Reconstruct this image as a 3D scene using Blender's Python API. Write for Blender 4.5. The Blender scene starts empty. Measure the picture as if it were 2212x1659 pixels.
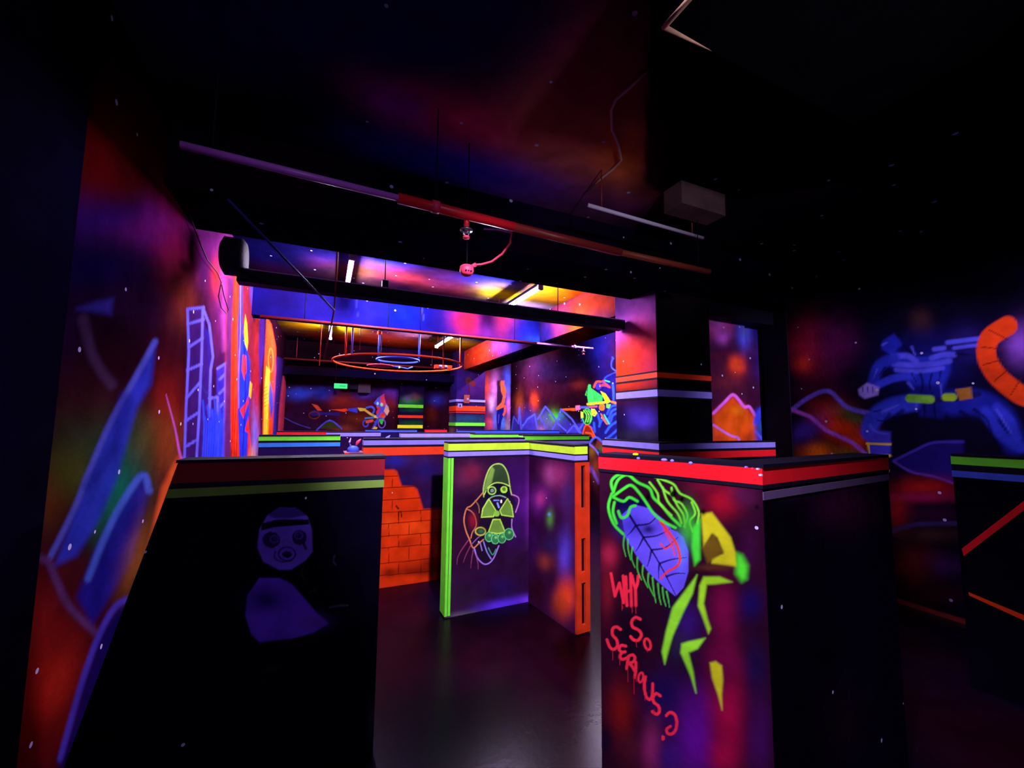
import bpy, math, random
import numpy as np
from mathutils import Vector, Matrix

S = bpy.context.scene
COL = S.collection
random.seed(7)

# ------------------------------------------------------------------ camera
W_, H_, F_ = 2212, 1659, 900.0
PSI, PITCH, ROLL = math.radians(24.1), math.atan(82 / 900.0), 0.011
fw = Vector((math.sin(PSI) * math.cos(PITCH), math.cos(PSI) * math.cos(PITCH), math.sin(PITCH)))
r0 = Vector((math.cos(PSI), -math.sin(PSI), 0.0))
u0 = r0.cross(fw)
cx = r0 * math.cos(ROLL) + u0 * math.sin(ROLL)
cy = u0 * math.cos(ROLL) - r0 * math.sin(ROLL)
EYE = Vector((0, 0, 1.4))
cam = bpy.data.cameras.new('camera')
cam.sensor_width = 36.0
cam.lens = 36.0 * F_ / W_
cam.clip_start = 0.02
camo = bpy.data.objects.new('camera', cam)
COL.objects.link(camo)
camo.matrix_world = Matrix(((cx.x, cy.x, -fw.x, EYE.x), (cx.y, cy.y, -fw.y, EYE.y), (cx.z, cy.z, -fw.z, EYE.z), (0, 0, 0, 1)))
S.camera = camo

# ------------------------------------------------------------------ world, exposure, large lights
wd = bpy.data.worlds.new('night')
S.world = wd
wd.use_nodes = True
wd.node_tree.nodes['Background'].inputs[0].default_value = (0.55, 0.42, 0.95, 1)
wd.node_tree.nodes['Background'].inputs[1].default_value = 0.16
S.view_settings.view_transform = 'Standard'
S.view_settings.look = 'None'
S.view_settings.exposure = 0.0
S.view_settings.gamma = 1.0
S.view_settings.use_curve_mapping = False
S.cycles.use_denoising = True
S.cycles.max_bounces = 5
S.cycles.sample_clamp_indirect = 4.0

def spot(name, loc, tgt, power, col, ang, blend, radius=0.06):
    l = bpy.data.lights.new(name, 'SPOT')
    l.energy = power; l.color = col; l.spot_size = math.radians(ang); l.spot_blend = blend; l.shadow_soft_size = radius
    o = bpy.data.objects.new(name, l); COL.objects.link(o)
    o.location = loc
    o.rotation_euler = (Vector(tgt) - Vector(loc)).to_track_quat('-Z', 'Y').to_euler()
    return o
# added spots without fittings, standing in for unseen blacklights to brighten the near surfaces
spot('added_uv_spot', (0.55, 0.15, 2.85), (1.0, 3.1, 0.75), 800, (0.85, 0.72, 1.0), 46, 0.6)
spot('added_uv_spot', (-0.35, 0.1, 2.85), (1.25, 1.2, 0.7), 470, (0.85, 0.72, 1.0), 44, 1.0)
spot('added_uv_spot', (3.85, -0.6, 2.6), (4.25, 2.6, 1.4), 460, (0.85, 0.72, 1.0), 46, 1.0)
spot('added_uv_spot', (0.0, -0.8, 2.8), (-0.2, 2.6, 1.2), 45, (0.7, 0.6, 1.0), 75, 0.9)
spot('added_uv_spot', (0.9, -0.6, 2.1), (1.9, 2.2, 2.72), 70, (0.9, 0.78, 1.0), 58, 1.0)
TUBE_L = 850.0

# ------------------------------------------------------------------ helpers
def toL(c):
    return tuple(((x / 255.0) / 12.92 if x <= 10 else (((x / 255.0) + 0.055) / 1.055) ** 2.4) for x in c)

def ray(u, v):
    return (cx * ((u - W_ / 2) / F_) + cy * (-(v - H_ / 2) / F_) + fw)
def zpt(u, v, z):
    d = ray(u, v); return EYE + d * ((z - EYE.z) / d.z)
def xpt(u, v, X):
    d = ray(u, v); return EYE + d * ((X - EYE.x) / d.x)
def ypt(u, v, Y):
    d = ray(u, v); return EYE + d * ((Y - EYE.y) / d.y)
def trace(P):
    Q = P - np.array(EYE)
    a = Q @ np.array(cx); b = Q @ np.array(cy); c = np.maximum(Q @ np.array(fw), 1e-3)
    return W_ / 2 + F_ * a / c, H_ / 2 - F_ * b / c

def tag(o, label=None, cat=None, group=None, kind=None):
    if label: o['label'] = label
    if cat: o['category'] = cat
    if group: o['group'] = group
    if kind: o['kind'] = kind
    return o
def empty(name, loc=(0, 0, 0), rz=0.0):
    o = bpy.data.objects.new(name, None); o.empty_display_size = 0.1
    COL.objects.link(o); o.location = loc; o.rotation_euler[2] = rz
    return o

# materials
def mat(name, col, rough=0.6, spec=0.3, metal=0.0, bump=0.0, bscale=60, var=0.0):
    m = bpy.data.materials.new(name); m.use_nodes = True
    nt = m.node_tree; b = nt.nodes['Principled BSDF']
    c = toL(col)
    b.inputs['Roughness'].default_value = rough
    b.inputs['Specular IOR Level'].default_value = spec
    b.inputs['Metallic'].default_value = metal
    tc = nt.nodes.new('ShaderNodeTexCoord'); nz = nt.nodes.new('ShaderNodeTexNoise')
    nz.inputs['Scale'].default_value = bscale; nt.links.new(tc.outputs['Object'], nz.inputs['Vector'])
    mx = nt.nodes.new('ShaderNodeMix'); mx.data_type = 'RGBA'
    mx.inputs[6].default_value = (*[x * (1 - var) for x in c], 1); mx.inputs[7].default_value = (*[min(1, x * (1 + var * .5)) for x in c], 1)
    nt.links.new(nz.outputs['Fac'], mx.inputs[0]); nt.links.new(mx.outputs[2], b.inputs['Base Color'])
    if bump:
        bp = nt.nodes.new('ShaderNodeBump'); bp.inputs['Strength'].default_value = bump; bp.inputs['Distance'].default_value = 0.01
        nt.links.new(nz.outputs['Fac'], bp.inputs['Height']); nt.links.new(bp.outputs[0], b.inputs['Normal'])
    return m

def paint_mat(name, rough=0.9, spec=0.0, stars=2.6, star_r=0.030, star_keep=0.72, star_c=(0.55, 0.5, 0.9), bump=0.15):
    m = bpy.data.materials.new(name); m.use_nodes = True
    nt = m.node_tree; N = nt.nodes; L = nt.links; b = N['Principled BSDF']
    b.inputs['Roughness'].default_value = rough; b.inputs['Specular IOR Level'].default_value = spec
    at = N.new('ShaderNodeAttribute'); at.attribute_name = 'Col'
    uv = N.new('ShaderNodeUVMap'); uv.uv_map = 'UVMap'
    nz = N.new('ShaderNodeTexNoise'); nz.inputs['Scale'].default_value = 7; nz.inputs['Detail'].default_value = 5
    L.new(uv.outputs[0], nz.inputs['Vector'])
    mr = N.new('ShaderNodeMapRange'); mr.inputs[1].default_value = .3; mr.inputs[2].default_value = .7
    mr.inputs[3].default_value = .72; mr.inputs[4].default_value = 1.15
    L.new(nz.outputs['Fac'], mr.inputs[0])
    ml = N.new('ShaderNodeVectorMath'); ml.operation = 'SCALE'
    L.new(at.outputs['Color'], ml.inputs[0]); L.new(mr.outputs[0], ml.inputs['Scale'])
    out = ml.outputs[0]
    if stars:
        vo = N.new('ShaderNodeTexVoronoi'); vo.voronoi_dimensions = '2D'; vo.inputs['Scale'].default_value = stars
        L.new(uv.outputs[0], vo.inputs['Vector'])
        sc = N.new('ShaderNodeSeparateColor'); L.new(vo.outputs['Color'], sc.inputs[0])
        # the radius differs from dot to dot, some cells have none
        rr = N.new('ShaderNodeMapRange'); rr.inputs[1].default_value = 1 - star_keep; rr.inputs[2].default_value = 1.0
        rr.inputs[3].default_value = star_r * 0.5; rr.inputs[4].default_value = star_r; L.new(sc.outputs[0], rr.inputs[0])
        kp = N.new('ShaderNodeMath'); kp.operation = 'GREATER_THAN'; kp.inputs[1].default_value = 1 - star_keep; L.new(sc.outputs[0], kp.inputs[0])
        lt = N.new('ShaderNodeMath'); lt.operation = 'LESS_THAN'; L.new(vo.outputs['Distance'], lt.inputs[0]); L.new(rr.outputs[0], lt.inputs[1])
        an = N.new('ShaderNodeMath'); an.operation = 'MULTIPLY'; L.new(kp.outputs[0], an.inputs[0]); L.new(lt.outputs[0], an.inputs[1])
        mx = N.new('ShaderNodeMix'); mx.data_type = 'RGBA'; L.new(an.outputs[0], mx.inputs[0]); L.new(out, mx.inputs[6])
        mx.inputs[7].default_value = (*star_c, 1); out = mx.outputs[2]
    L.new(out, b.inputs['Base Color'])
    if bump:
        n2 = N.new('ShaderNodeTexNoise'); n2.inputs['Scale'].default_value = 35; L.new(uv.outputs[0], n2.inputs['Vector'])
        bp = N.new('ShaderNodeBump'); bp.inputs['Strength'].default_value = bump; bp.inputs['Distance'].default_value = .01
        L.new(n2.outputs['Fac'], bp.inputs['Height']); L.new(bp.outputs[0], b.inputs['Normal'])
    return m

M = {}
M['paint'] = paint_mat('mural_paint')
M['paint_ceiling'] = paint_mat('ceiling_paint', rough=.8, spec=.0, stars=2.6, star_r=.035, star_keep=.6)
M['paint_panel'] = paint_mat('panel_paint', stars=3.2, star_r=.024, star_keep=.3)
M['paint_plain'] = paint_mat('plain_paint', stars=0)
M['floor'] = paint_mat('floor_paint', rough=.27, spec=.06, stars=0, bump=.06)
M['black'] = mat('black_paint', (18, 14, 34), .7, .08, bump=.2)
M['matt'] = paint_mat('unlit_wall_black', rough=.9, spec=.0, stars=0)
M['green'] = mat('green_tape', (120, 255, 60), .6, .15, var=.25, bscale=14)
M['lime'] = mat('lime_tape', (200, 250, 50), .6, .15, var=.3, bscale=12)
M['yellow'] = mat('yellow_tape', (245, 250, 30), .6, .15, var=.15, bscale=14)
M['violet'] = mat('violet_tape', (150, 135, 255), .6, .15, var=.25, bscale=14)
M['blue'] = mat('blue_tape', (70, 95, 255), .6, .15, var=.25, bscale=14)
M['sky'] = mat('pale_blue_tape', (60, 140, 250), .6, .15, var=.25, bscale=14)
M['orange'] = mat('orange_tape', (255, 62, 20), .6, .15, var=.25, bscale=14)
M['red'] = mat('red_tape', (250, 22, 38), .6, .15, var=.25, bscale=14)
M['pink'] = mat('pink_paint', (250, 60, 100), .5, .3, var=.25, bscale=20)
M['dimred'] = mat('shaded_red_tape', (112, 7, 26), .6, .15, var=.25, bscale=14)  # red tape darkened in colour for the shaded left barrier
M['rust'] = mat('rusty_orange_paint', (205, 52, 20), .6, .1, var=.5, bscale=9)
M['dimgrey'] = mat('grey_tape', (100, 80, 120), .6, .15, var=.25, bscale=14)
M['olive'] = mat('olive_tape', (100, 128, 50), .6, .15, var=.35, bscale=10)  # green tape dulled in colour for the shaded left barrier
M['redpipe'] = mat('red_pipe_paint', (255, 30, 44), .4, .4, var=.4, bscale=3)
M['mauve'] = mat('mauve_pipe_paint', (190, 100, 215), .4, .4, var=.4, bscale=4)
M['darkpipe'] = mat('dark_pipe_paint', (150, 44, 40), .4, .4, var=.4, bscale=4)
M['metal'] = mat('dull_metal', (120, 115, 130), .35, .5, metal=.8, var=.3)
M['white'] = mat('white_plastic', (225, 215, 245), .4, .4)
M['violetrefl'] = mat('violet_reflector', (150, 40, 255), .3, .5)
M['brown'] = mat('brown_box_paint', (150, 60, 50), .5, .3, var=.3)

def emit(name, col, s):
    m = bpy.data.materials.new(name); m.use_nodes = True; nt = m.node_tree
    nt.nodes.remove(nt.nodes['Principled BSDF']); e = nt.nodes.new('ShaderNodeEmission')
    e.inputs[0].default_value = (*col, 1); e.inputs[1].default_value = s
    nt.links.new(e.outputs[0], nt.nodes['Material Output'].inputs[0]); return m
M['tube'] = emit('uv_tube_glow', (0.90, 0.78, 1.0), TUBE_L)
M['exitglow'] = emit('exit_sign_glow', (0.06, 1.0, 0.28), 1.1)
M['ledwhite'] = emit('small_led_glow', (0.8, 0.75, 1.0), 6.0)

# ---------- mesh accumulator
class MB:
    def __init__(s):
        s.v = []; s.f = []; s.c = []; s.uv = []; s.n = 0
    def grid(s, c00, c10, c11, c01, ss, tt, painter):
        """bilinear patch, ss/tt param arrays 0..1; painter(P, A) -> colours"""
        ss = np.asarray(ss, float); tt = np.asarray(tt, float)
        a, b, c, d = [np.array(x, float) for x in (c00, c10, c11, c01)]
        Sg, Tg = np.meshgrid(ss, tt)
        Sg = Sg[..., None]; Tg = Tg[..., None]
        P = (a * (1 - Sg) * (1 - Tg) + b * Sg * (1 - Tg) + c * Sg * Tg + d * (1 - Sg) * Tg).reshape(-1, 3)
        lx = np.linalg.norm(b - a); ly = np.linalg.norm(d - a)
        A = np.stack([(Sg * lx).ravel() + (a[0] + a[1]) * 1.3, (Tg * ly).ravel() + a[2]], 1)
        s._add(P, A, painter(P, A), len(ss), len(tt))
    def _add(s, P, A, C, nx, ny):
        i = np.arange(nx - 1)[None, :] + np.arange(ny - 1)[:, None] * nx + s.n
        i = i.ravel()
        s.f.append(np.stack([i, i + 1, i + 1 + nx, i + nx], 1))
        s.v.append(P); s.c.append(C); s.uv.append(A); s.n += len(P)
    def quad(s, c00, c10, c11, c01, col):
        s.grid(c00, c10, c11, c01, [0, 1], [0, 1], lambda P, A: np.tile(np.array(col, float), (len(P), 1)))
    def box(s, lo, hi, col, skip=''):
        x0, y0, z0 = lo; x1, y1, z1 = hi
        if '-y' not in skip: s.quad((x0, y0, z0), (x1, y0, z0), (x1, y0, z1), (x0, y0, z1), col)
        if '+y' not in skip: s.quad((x1, y1, z0), (x0, y1, z0), (x0, y1, z1), (x1, y1, z1), col)
        if '-x' not in skip: s.quad((x0, y1, z0), (x0, y0, z0), (x0, y0, z1), (x0, y1, z1), col)
        if '+x' not in skip: s.quad((x1, y0, z0), (x1, y1, z0), (x1, y1, z1), (x1, y0, z1), col)
        if '-z' not in skip: s.quad((x0, y1, z0), (x1, y1, z0), (x1, y0, z0), (x0, y0, z0), col)
        if '+z' not in skip: s.quad((x0, y0, z1), (x1, y0, z1), (x1, y1, z1), (x0, y1, z1), col)
    def build(s, name, m, parent=None):
        me = bpy.data.meshes.new(name)
        V = np.concatenate(s.v).astype(np.float32); Fc = np.concatenate(s.f).astype(np.int32)
        C = np.concatenate(s.c).astype(np.float32); A = np.concatenate(s.uv).astype(np.float32)
        me.vertices.add(len(V)); me.vertices.foreach_set('co', V.ravel())
        me.loops.add(Fc.size); me.loops.foreach_set('vertex_index', Fc.ravel())
        me.polygons.add(len(Fc)); me.polygons.foreach_set('loop_start', np.arange(0, Fc.size, 4, dtype=np.int32))
        me.update(calc_edges=True)
        at = me.color_attributes.new('Col', 'FLOAT_COLOR', 'POINT')
        at.data.foreach_set('color', np.concatenate([C, np.ones((len(C), 1), np.float32)], 1).ravel())
        uvl = me.uv_layers.new(name='UVMap'); uvl.data.foreach_set('uv', A[Fc.ravel()].ravel())
        me.materials.append(m); me.validate()
        o = bpy.data.objects.new(name, me); COL.objects.link(o)
        if parent: o.parent = parent
        return o

def raw(name, vs, fs, m, parent=None, smooth=False):
    me = bpy.data.meshes.new(name); me.from_pydata([tuple(v) for v in vs], [], fs)
    if smooth:
        for p in me.polygons: p.use_smooth = True
    me.materials.append(m); me.update()
    o = bpy.data.objects.new(name, me); COL.objects.link(o)
    if parent: o.parent = parent
    return o
def boxgeo(lo, hi, bev=0.0):
    x0, y0, z0 = lo; x1, y1, z1 = hi
    v = [(x0,y0,z0),(x1,y0,z0),(x1,y1,z0),(x0,y1,z0),(x0,y0,z1),(x1,y0,z1),(x1,y1,z1),(x0,y1,z1)]
    f = [(0,3,2,1),(4,5,6,7),(0,1,5,4),(1,2,6,5),(2,3,7,6),(3,0,4,7)]
    return v, f
def box(name, lo, hi, m, parent=None, bev=0.0):
    o = raw(name, *boxgeo(lo, hi), m, parent)
    if bev:
        md = o.modifiers.new('bevel', 'BEVEL'); md.width = bev; md.segments = 2
    return o
def obox(name, p, d, n, z0, z1, t0, t1, m, parent=None, L=None, bev=0.0):
    """box along the plan direction p -> p+d*L, depth from t0 to t1 along n"""
    p = Vector((p[0], p[1], 0)); q = p + d * L
    P = [p + n * t0, q + n * t0, q + n * t1, p + n * t1]
    v = [(a.x, a.y, z0) for a in P] + [(a.x, a.y, z1) for a in P]
    f = [(0,3,2,1),(4,5,6,7),(0,1,5,4),(1,2,6,5),(2,3,7,6),(3,0,4,7)]
    o = raw(name, v, f, m, parent)
    if bev:
        md = o.modifiers.new('bevel', 'BEVEL'); md.width = bev; md.segments = 2
    return o
def tubegeo(pts, r, n=10, closed=False, caps=True):
    pts = [Vector(p) for p in pts]; vs = []; fs = []
    rs = r if isinstance(r, (list, tuple)) else [r] * len(pts)
    up = Vector((0, 0, 1)); N = len(pts)
    for i, p in enumerate(pts):
        if closed: t = pts[(i + 1) % N] - pts[i - 1]
        else: t = pts[min(i + 1, N - 1)] - pts[max(i - 1, 0)]
        t.normalize()
        a = t.cross(up)
        if a.length < 1e-3: a = t.cross(Vector((0, 1, 0)))
        a.normalize(); b = a.cross(t)
        for k in range(n):
            th = 2 * math.pi * k / n
            vs.append(p + (a * math.cos(th) + b * math.sin(th)) * rs[i])
    M_ = N if closed else N - 1
    for i in range(M_):
        j = (i + 1) % N
        for k in range(n):
            l = (k + 1) % n
            fs.append((i * n + k, i * n + l, j * n + l, j * n + k))
    if not closed and caps:
        fs.append(tuple(range(n - 1, -1, -1))); fs.append(tuple((N - 1) * n + k for k in range(n)))
    return vs, fs
def tube(name, pts, r, m, parent=None, n=10, closed=False):
    return raw(name, *tubegeo(pts, r, n, closed), m, parent, smooth=True)
def joingeo(*gs):
    V = []; Fs = []
    for v, f in gs:
        o = len(V); V += [tuple(x) for x in v]; Fs += [tuple(i + o for i in q) for q in f]
    return V, Fs

# ---------- painting
def hash2(ix, iy, seed):
    h = (ix * 374761393 + iy * 668265263 + seed * 982451653) & 0x7fffffff
    h = ((h ^ (h >> 13)) * 1274126177) & 0x7fffffff
    return ((h ^ (h >> 16)) & 0xffff) / 65535.0
def noise(A, sc, seed, octv=4):
    out = np.zeros(len(A)); amp = .5; tot = 0
    for o in range(octv):
        x = A[:, 0] * sc + 31.7 * o; y = A[:, 1] * sc + 17.3 * o
        ix = np.floor(x).astype(np.int64); iy = np.floor(y).astype(np.int64)
        fx = x - ix; fy = y - iy; fx = fx * fx * (3 - 2 * fx); fy = fy * fy * (3 - 2 * fy)
        n = (hash2(ix, iy, seed + o) * (1 - fx) * (1 - fy) + hash2(ix + 1, iy, seed + o) * fx * (1 - fy)
             + hash2(ix, iy + 1, seed + o) * (1 - fx) * fy + hash2(ix + 1, iy + 1, seed + o) * fx * fy)
        out += n * amp; tot += amp; amp *= .5; sc *= 2.03
    return out / tot
def sstep(x, a, b):
    t = np.clip((x - a) / (b - a + 1e-9), 0, 1); return t * t * (3 - 2 * t)

class Painter:
    """layers are traced in the coordinates of the picture, laid down on the surface as paint"""
    def __init__(s, base=(14, 8, 30), gain=1.0, neb=(), nsc=0.9, seed=1):
        s.base = np.array(toL(base)); s.gain = gain; s.neb = neb; s.nsc = nsc; s.seed = seed; s.L = []
        s.z = (0, 0, 1.0, 1.0)
    def zoom(s, x0, y0, k, ky=None): s.z = (x0, y0, k, ky or k); return s
    def _p(s, pts): return [(s.z[0] + x / s.z[2], s.z[1] + y / s.z[3]) for x, y in pts]
    def blob(s, u, v, ru, rv, col, a=1.0, rot=0, p=2.0):
        (u, v), = s._p([(u, v)]); s.L.append(('b', u, v, ru / s.z[2], rv / s.z[3], np.array(toL(col)), a, math.radians(rot), p)); return s
    def stroke(s, pts, w, col, a=1.0, soft=.35, w2=None, cl=False, smooth=True):
        pts = s._p(pts)
        if smooth and len(pts) > 2:
            q = []; n = len(pts)
            rng = range(n) if cl else range(n - 1)
            for i in rng:
                p0 = pts[(i - 1) % n] if cl or i > 0 else pts[0]; p1 = pts[i]; p2 = pts[(i + 1) % n]
                p3 = pts[(i + 2) % n] if cl or i + 2 < n else pts[-1]
                for k in range(4):
                    t = k / 4.
                    q.append(tuple(.5 * ((2 * p1[j]) + (-p0[j] + p2[j]) * t + (2 * p0[j] - 5 * p1[j] + 4 * p2[j] - p3[j]) * t * t + (-p0[j] + 3 * p1[j] - 3 * p2[j] + p3[j]) * t ** 3) for j in (0, 1)))
            if not cl: q.append(pts[-1])
            pts = q
        if cl: pts = pts + [pts[0]]
        s.L.append(('s', pts, w / s.z[2], (w if w2 is None else w2) / s.z[2], np.array(toL(col)), a, soft)); return s
    def poly(s, pts, col, a=1.0, soft=0):
        s.L.append(('p', s._p(pts), np.array(toL(col)), a, soft)); return s
    def ell(s, u, v, ru, rv, col, w=None, a=1.0, rot=0):
        r = math.radians(rot)
        pts = [(u + ru * math.cos(t) * math.cos(r) - rv * math.sin(t) * math.sin(r), v + ru * math.cos(t) * math.sin(r) + rv * math.sin(t) * math.cos(r)) for t in [k * math.pi / 9 for k in range(18)]]
        if w is None: return s.poly(pts, col, a)
        return s.stroke(pts, w, col, a, cl=True, smooth=False)
    def __call__(s, P, A):
        n = len(P)
        C = np.tile(s.base, (n, 1)) * (0.7 + .6 * noise(A, 1.3, s.seed + 77, 3))[:, None]
        for k, (col, amt) in enumerate(s.neb):
            nn = sstep(noise(A, s.nsc * (1 + .2 * k), s.seed * 13 + k * 5, 3), .5, .78) * amt
            C = C * (1 - nn[:, None]) + np.array(toL(col)) * nn[:, None]
        if s.L:
            U, V = trace(P)
            wob = None
            for L in s.L:
                if L[0] == 'b':
                    _, u, v, ru, rv, col, a, rot, p = L
                    dx = U - u; dy = V - v
                    x = (dx * math.cos(rot) + dy * math.sin(rot)) / ru; y = (-dx * math.sin(rot) + dy * math.cos(rot)) / rv
                    if wob is None: wob = .72 + .56 * noise(A, 3.1, 5, 3)
                    al = a * np.exp(-(x * x + y * y) / wob ** 2 * 1.2)
                    C = C * (1 - al[:, None]) + col * al[:, None]
                elif L[0] == 's':
                    _, pts, w1, w2, col, a, soft = L
                    xs = [q[0] for q in pts]; ys = [q[1] for q in pts]; m = max(w1, w2) * 1.6 + 1
                    idx = np.nonzero((U > min(xs) - m) & (U < max(xs) + m) & (V > min(ys) - m) & (V < max(ys) + m))[0]
                    if len(idx) == 0: continue
                    u = U[idx]; v = V[idx]; best = np.full(len(idx), 9.)
                    ns = len(pts) - 1
                    for i in range(ns):
                        ax, ay = pts[i]; bx, by = pts[i + 1]
                        ex, ey = bx - ax, by - ay; l2 = ex * ex + ey * ey + 1e-9
                        t = np.clip(((u - ax) * ex + (v - ay) * ey) / l2, 0, 1)
                        w = (w1 + (w2 - w1) * (i + t) / ns) * .5
                        best = np.minimum(best, np.hypot(u - ax - t * ex, v - ay - t * ey) / np.maximum(w, .05))
                    al = a * (1 - sstep(best, 1 - soft, 1 + soft))
                    C[idx] = C[idx] * (1 - al[:, None]) + col * al[:, None]
                else:
                    _, pts, col, a, soft = L
                    xs = [q[0] for q in pts]; ys = [q[1] for q in pts]
                    idx = np.nonzero((U > min(xs) - soft) & (U < max(xs) + soft) & (V > min(ys) - soft) & (V < max(ys) + soft))[0]
                    if len(idx) == 0: continue
                    u = U[idx]; v = V[idx]; ins = np.zeros(len(idx), bool); dd = np.full(len(idx), 1e9)
                    k = len(pts)
                    for i in range(k):
                        x1, y1 = pts[i]; x2, y2 = pts[(i + 1) % k]
                        c = ((y1 > v) != (y2 > v)) & (u < (x2 - x1) * (v - y1) / (y2 - y1 + 1e-12) + x1); ins ^= c
                        if soft:
                            ex, ey = x2 - x1, y2 - y1; t = np.clip(((u - x1) * ex + (v - y1) * ey) / (ex * ex + ey * ey + 1e-9), 0, 1)
                            dd = np.minimum(dd, np.hypot(u - x1 - t * ex, v - y1 - t * ey))
                    if soft: al = a * sstep(np.where(ins, dd, -dd), -soft, soft)
                    else: al = a * ins
                    C[idx] = C[idx] * (1 - al[:, None]) + col * al[:, None]
        return np.clip(C * s.gain, 0, .95)

def lin(L, step): return np.linspace(0, 1, max(2, int(L / step) + 1))
def geo(d0, d1, ang):
    """parameters 0..1 along a wall from distance d0 to d1, spacing growing with the square of the distance"""
    n = int((1 / d0 - 1 / d1) / ang) + 2
    q = np.linspace(1 / d0, 1 / d1, n); return (1 / q - d0) / (d1 - d0)
# ================================================================== THE SETTING
XL, XR, YF, ZC, TOP = -0.8, 4.26, 9.6, 2.95, 1.235
XLF = ypt(617, 850, YF).x
def struct(o): o['kind'] = 'structure'; return o

# floor
pf = Painter(base=(6, 3, 14), neb=[((12, 6, 40), .7), ((40, 4, 20), .6)], nsc=.8, seed=4)
mb = MB(); mb.grid((XL - 1, -2.5, 0), (XR + .3, -2.5, 0), (XR + .3, YF + .2, 0), (XL - 1, YF + .2, 0), lin(6.4, .06), lin(12.3, .06), pf)
struct(mb.build('floor', M['floor']))

# ceiling
pc = Painter(base=(9, 6, 22), neb=[((18, 14, 90), .7), ((70, 10, 40), .35)], nsc=.7, seed=9)
pc.blob(1010, 265, 190, 60, (190, 30, 96), .8, 18).blob(1240, 300, 170, 150, (176, 92, 72), .8).blob(1260, 160, 130, 170, (110, 30, 56), .7)
pc.blob(1340, 340, 60, 60, (220, 110, 50), .8).blob(1000, 360, 260, 45, (34, 24, 200), .8, 14).blob(860, 230, 80, 40, (120, 24, 160), .7, 20)
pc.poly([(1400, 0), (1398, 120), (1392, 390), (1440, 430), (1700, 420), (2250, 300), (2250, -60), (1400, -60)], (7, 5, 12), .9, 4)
# bays behind the first beam
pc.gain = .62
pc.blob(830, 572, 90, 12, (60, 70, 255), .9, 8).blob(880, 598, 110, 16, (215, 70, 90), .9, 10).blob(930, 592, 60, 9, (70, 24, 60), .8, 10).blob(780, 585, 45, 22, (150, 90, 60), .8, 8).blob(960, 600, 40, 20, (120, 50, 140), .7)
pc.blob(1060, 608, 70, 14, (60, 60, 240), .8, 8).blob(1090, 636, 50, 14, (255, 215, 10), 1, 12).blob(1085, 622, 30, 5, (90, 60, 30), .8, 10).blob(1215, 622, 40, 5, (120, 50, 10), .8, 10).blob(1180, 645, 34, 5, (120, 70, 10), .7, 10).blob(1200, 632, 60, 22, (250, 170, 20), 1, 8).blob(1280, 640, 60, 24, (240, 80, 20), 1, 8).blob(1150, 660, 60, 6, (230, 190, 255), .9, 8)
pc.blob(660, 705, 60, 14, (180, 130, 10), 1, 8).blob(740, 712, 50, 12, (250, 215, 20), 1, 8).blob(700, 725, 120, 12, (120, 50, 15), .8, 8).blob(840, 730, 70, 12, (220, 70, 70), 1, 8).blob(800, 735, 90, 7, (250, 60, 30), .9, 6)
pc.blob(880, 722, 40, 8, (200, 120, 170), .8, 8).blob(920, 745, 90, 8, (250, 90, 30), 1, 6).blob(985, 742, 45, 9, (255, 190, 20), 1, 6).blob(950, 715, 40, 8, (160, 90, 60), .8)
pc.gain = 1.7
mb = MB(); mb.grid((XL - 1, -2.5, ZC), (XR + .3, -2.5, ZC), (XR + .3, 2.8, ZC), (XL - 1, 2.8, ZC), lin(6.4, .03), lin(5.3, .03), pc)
import copy; pcb = copy.copy(pc); pcb.gain = .5  # same paint darkened behind the beam and lightened in front to offset lamp light
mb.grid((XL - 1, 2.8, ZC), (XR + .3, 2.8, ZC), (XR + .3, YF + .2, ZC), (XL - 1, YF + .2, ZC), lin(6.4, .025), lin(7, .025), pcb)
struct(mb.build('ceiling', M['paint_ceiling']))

# left wall
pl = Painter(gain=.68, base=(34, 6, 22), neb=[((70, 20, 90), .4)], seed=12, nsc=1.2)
pl.blob(120, 300, 110, 220, (4, 2, 8), .95).blob(330, 250, 160, 130, (4, 2, 8), .9).blob(90, 600, 46, 400, (6, 4, 16), .8).blob(230, 330, 110, 130, (118, 6, 14), .8).blob(390, 430, 50, 100, (150, 16, 60), .8).blob(220, 480, 150, 50, (44, 16, 120), .8).blob(330, 500, 100, 45, (110, 20, 110), .8)  # near-black blobs put the dimness of the top and near end into colour
pl.blob(200, 580, 130, 70, (22, 10, 80), .9).blob(450, 500, 45, 110, (96, 24, 100), .95).blob(480, 620, 26, 120, (140, 44, 130), .9).blob(440, 590, 25, 40, (70, 22, 90), .8)
pl.blob(380, 560, 40, 70, (130, 14, 60), .8).blob(390, 650, 40, 60, (140, 50, 24), .85).blob(468, 600, 14, 45, (230, 50, 40), .9).blob(300, 660, 90, 60, (50, 14, 60), .8).blob(120, 720, 60, 100, (40, 12, 70), .8)
pl.blob(170, 880, 120, 110, (72, 20, 36), .7).blob(180, 980, 90, 90, (52, 72, 46), .8).blob(100, 1080, 60, 90, (110, 56, 24), .85).blob(250, 1060, 50, 120, (20, 120, 96), .85, 20).blob(150, 1020, 50, 60, (80, 84, 24), .7)
pl.blob(360, 900, 40, 110, (150, 30, 20), .85).blob(325, 950, 50, 60, (80, 80, 34), .7).blob(360, 960, 30, 60, (140, 60, 30), .8)
pl.blob(60, 1320, 110, 130, (130, 22, 24), .95).blob(110, 1480, 60, 120, (200, 40, 30), .9, 20).blob(30, 1560, 80, 160, (120, 6, 10), .9).blob(160, 1250, 60, 80, (80, 18, 30), .8)
pl.poly([(210, 650), (245, 645), (240, 680), (165, 668)], (64, 54, 180), .8, 9)
pl.stroke([(180, 690), (200, 770), (240, 830)], 22, (90, 60, 110), .6, .8)
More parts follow.
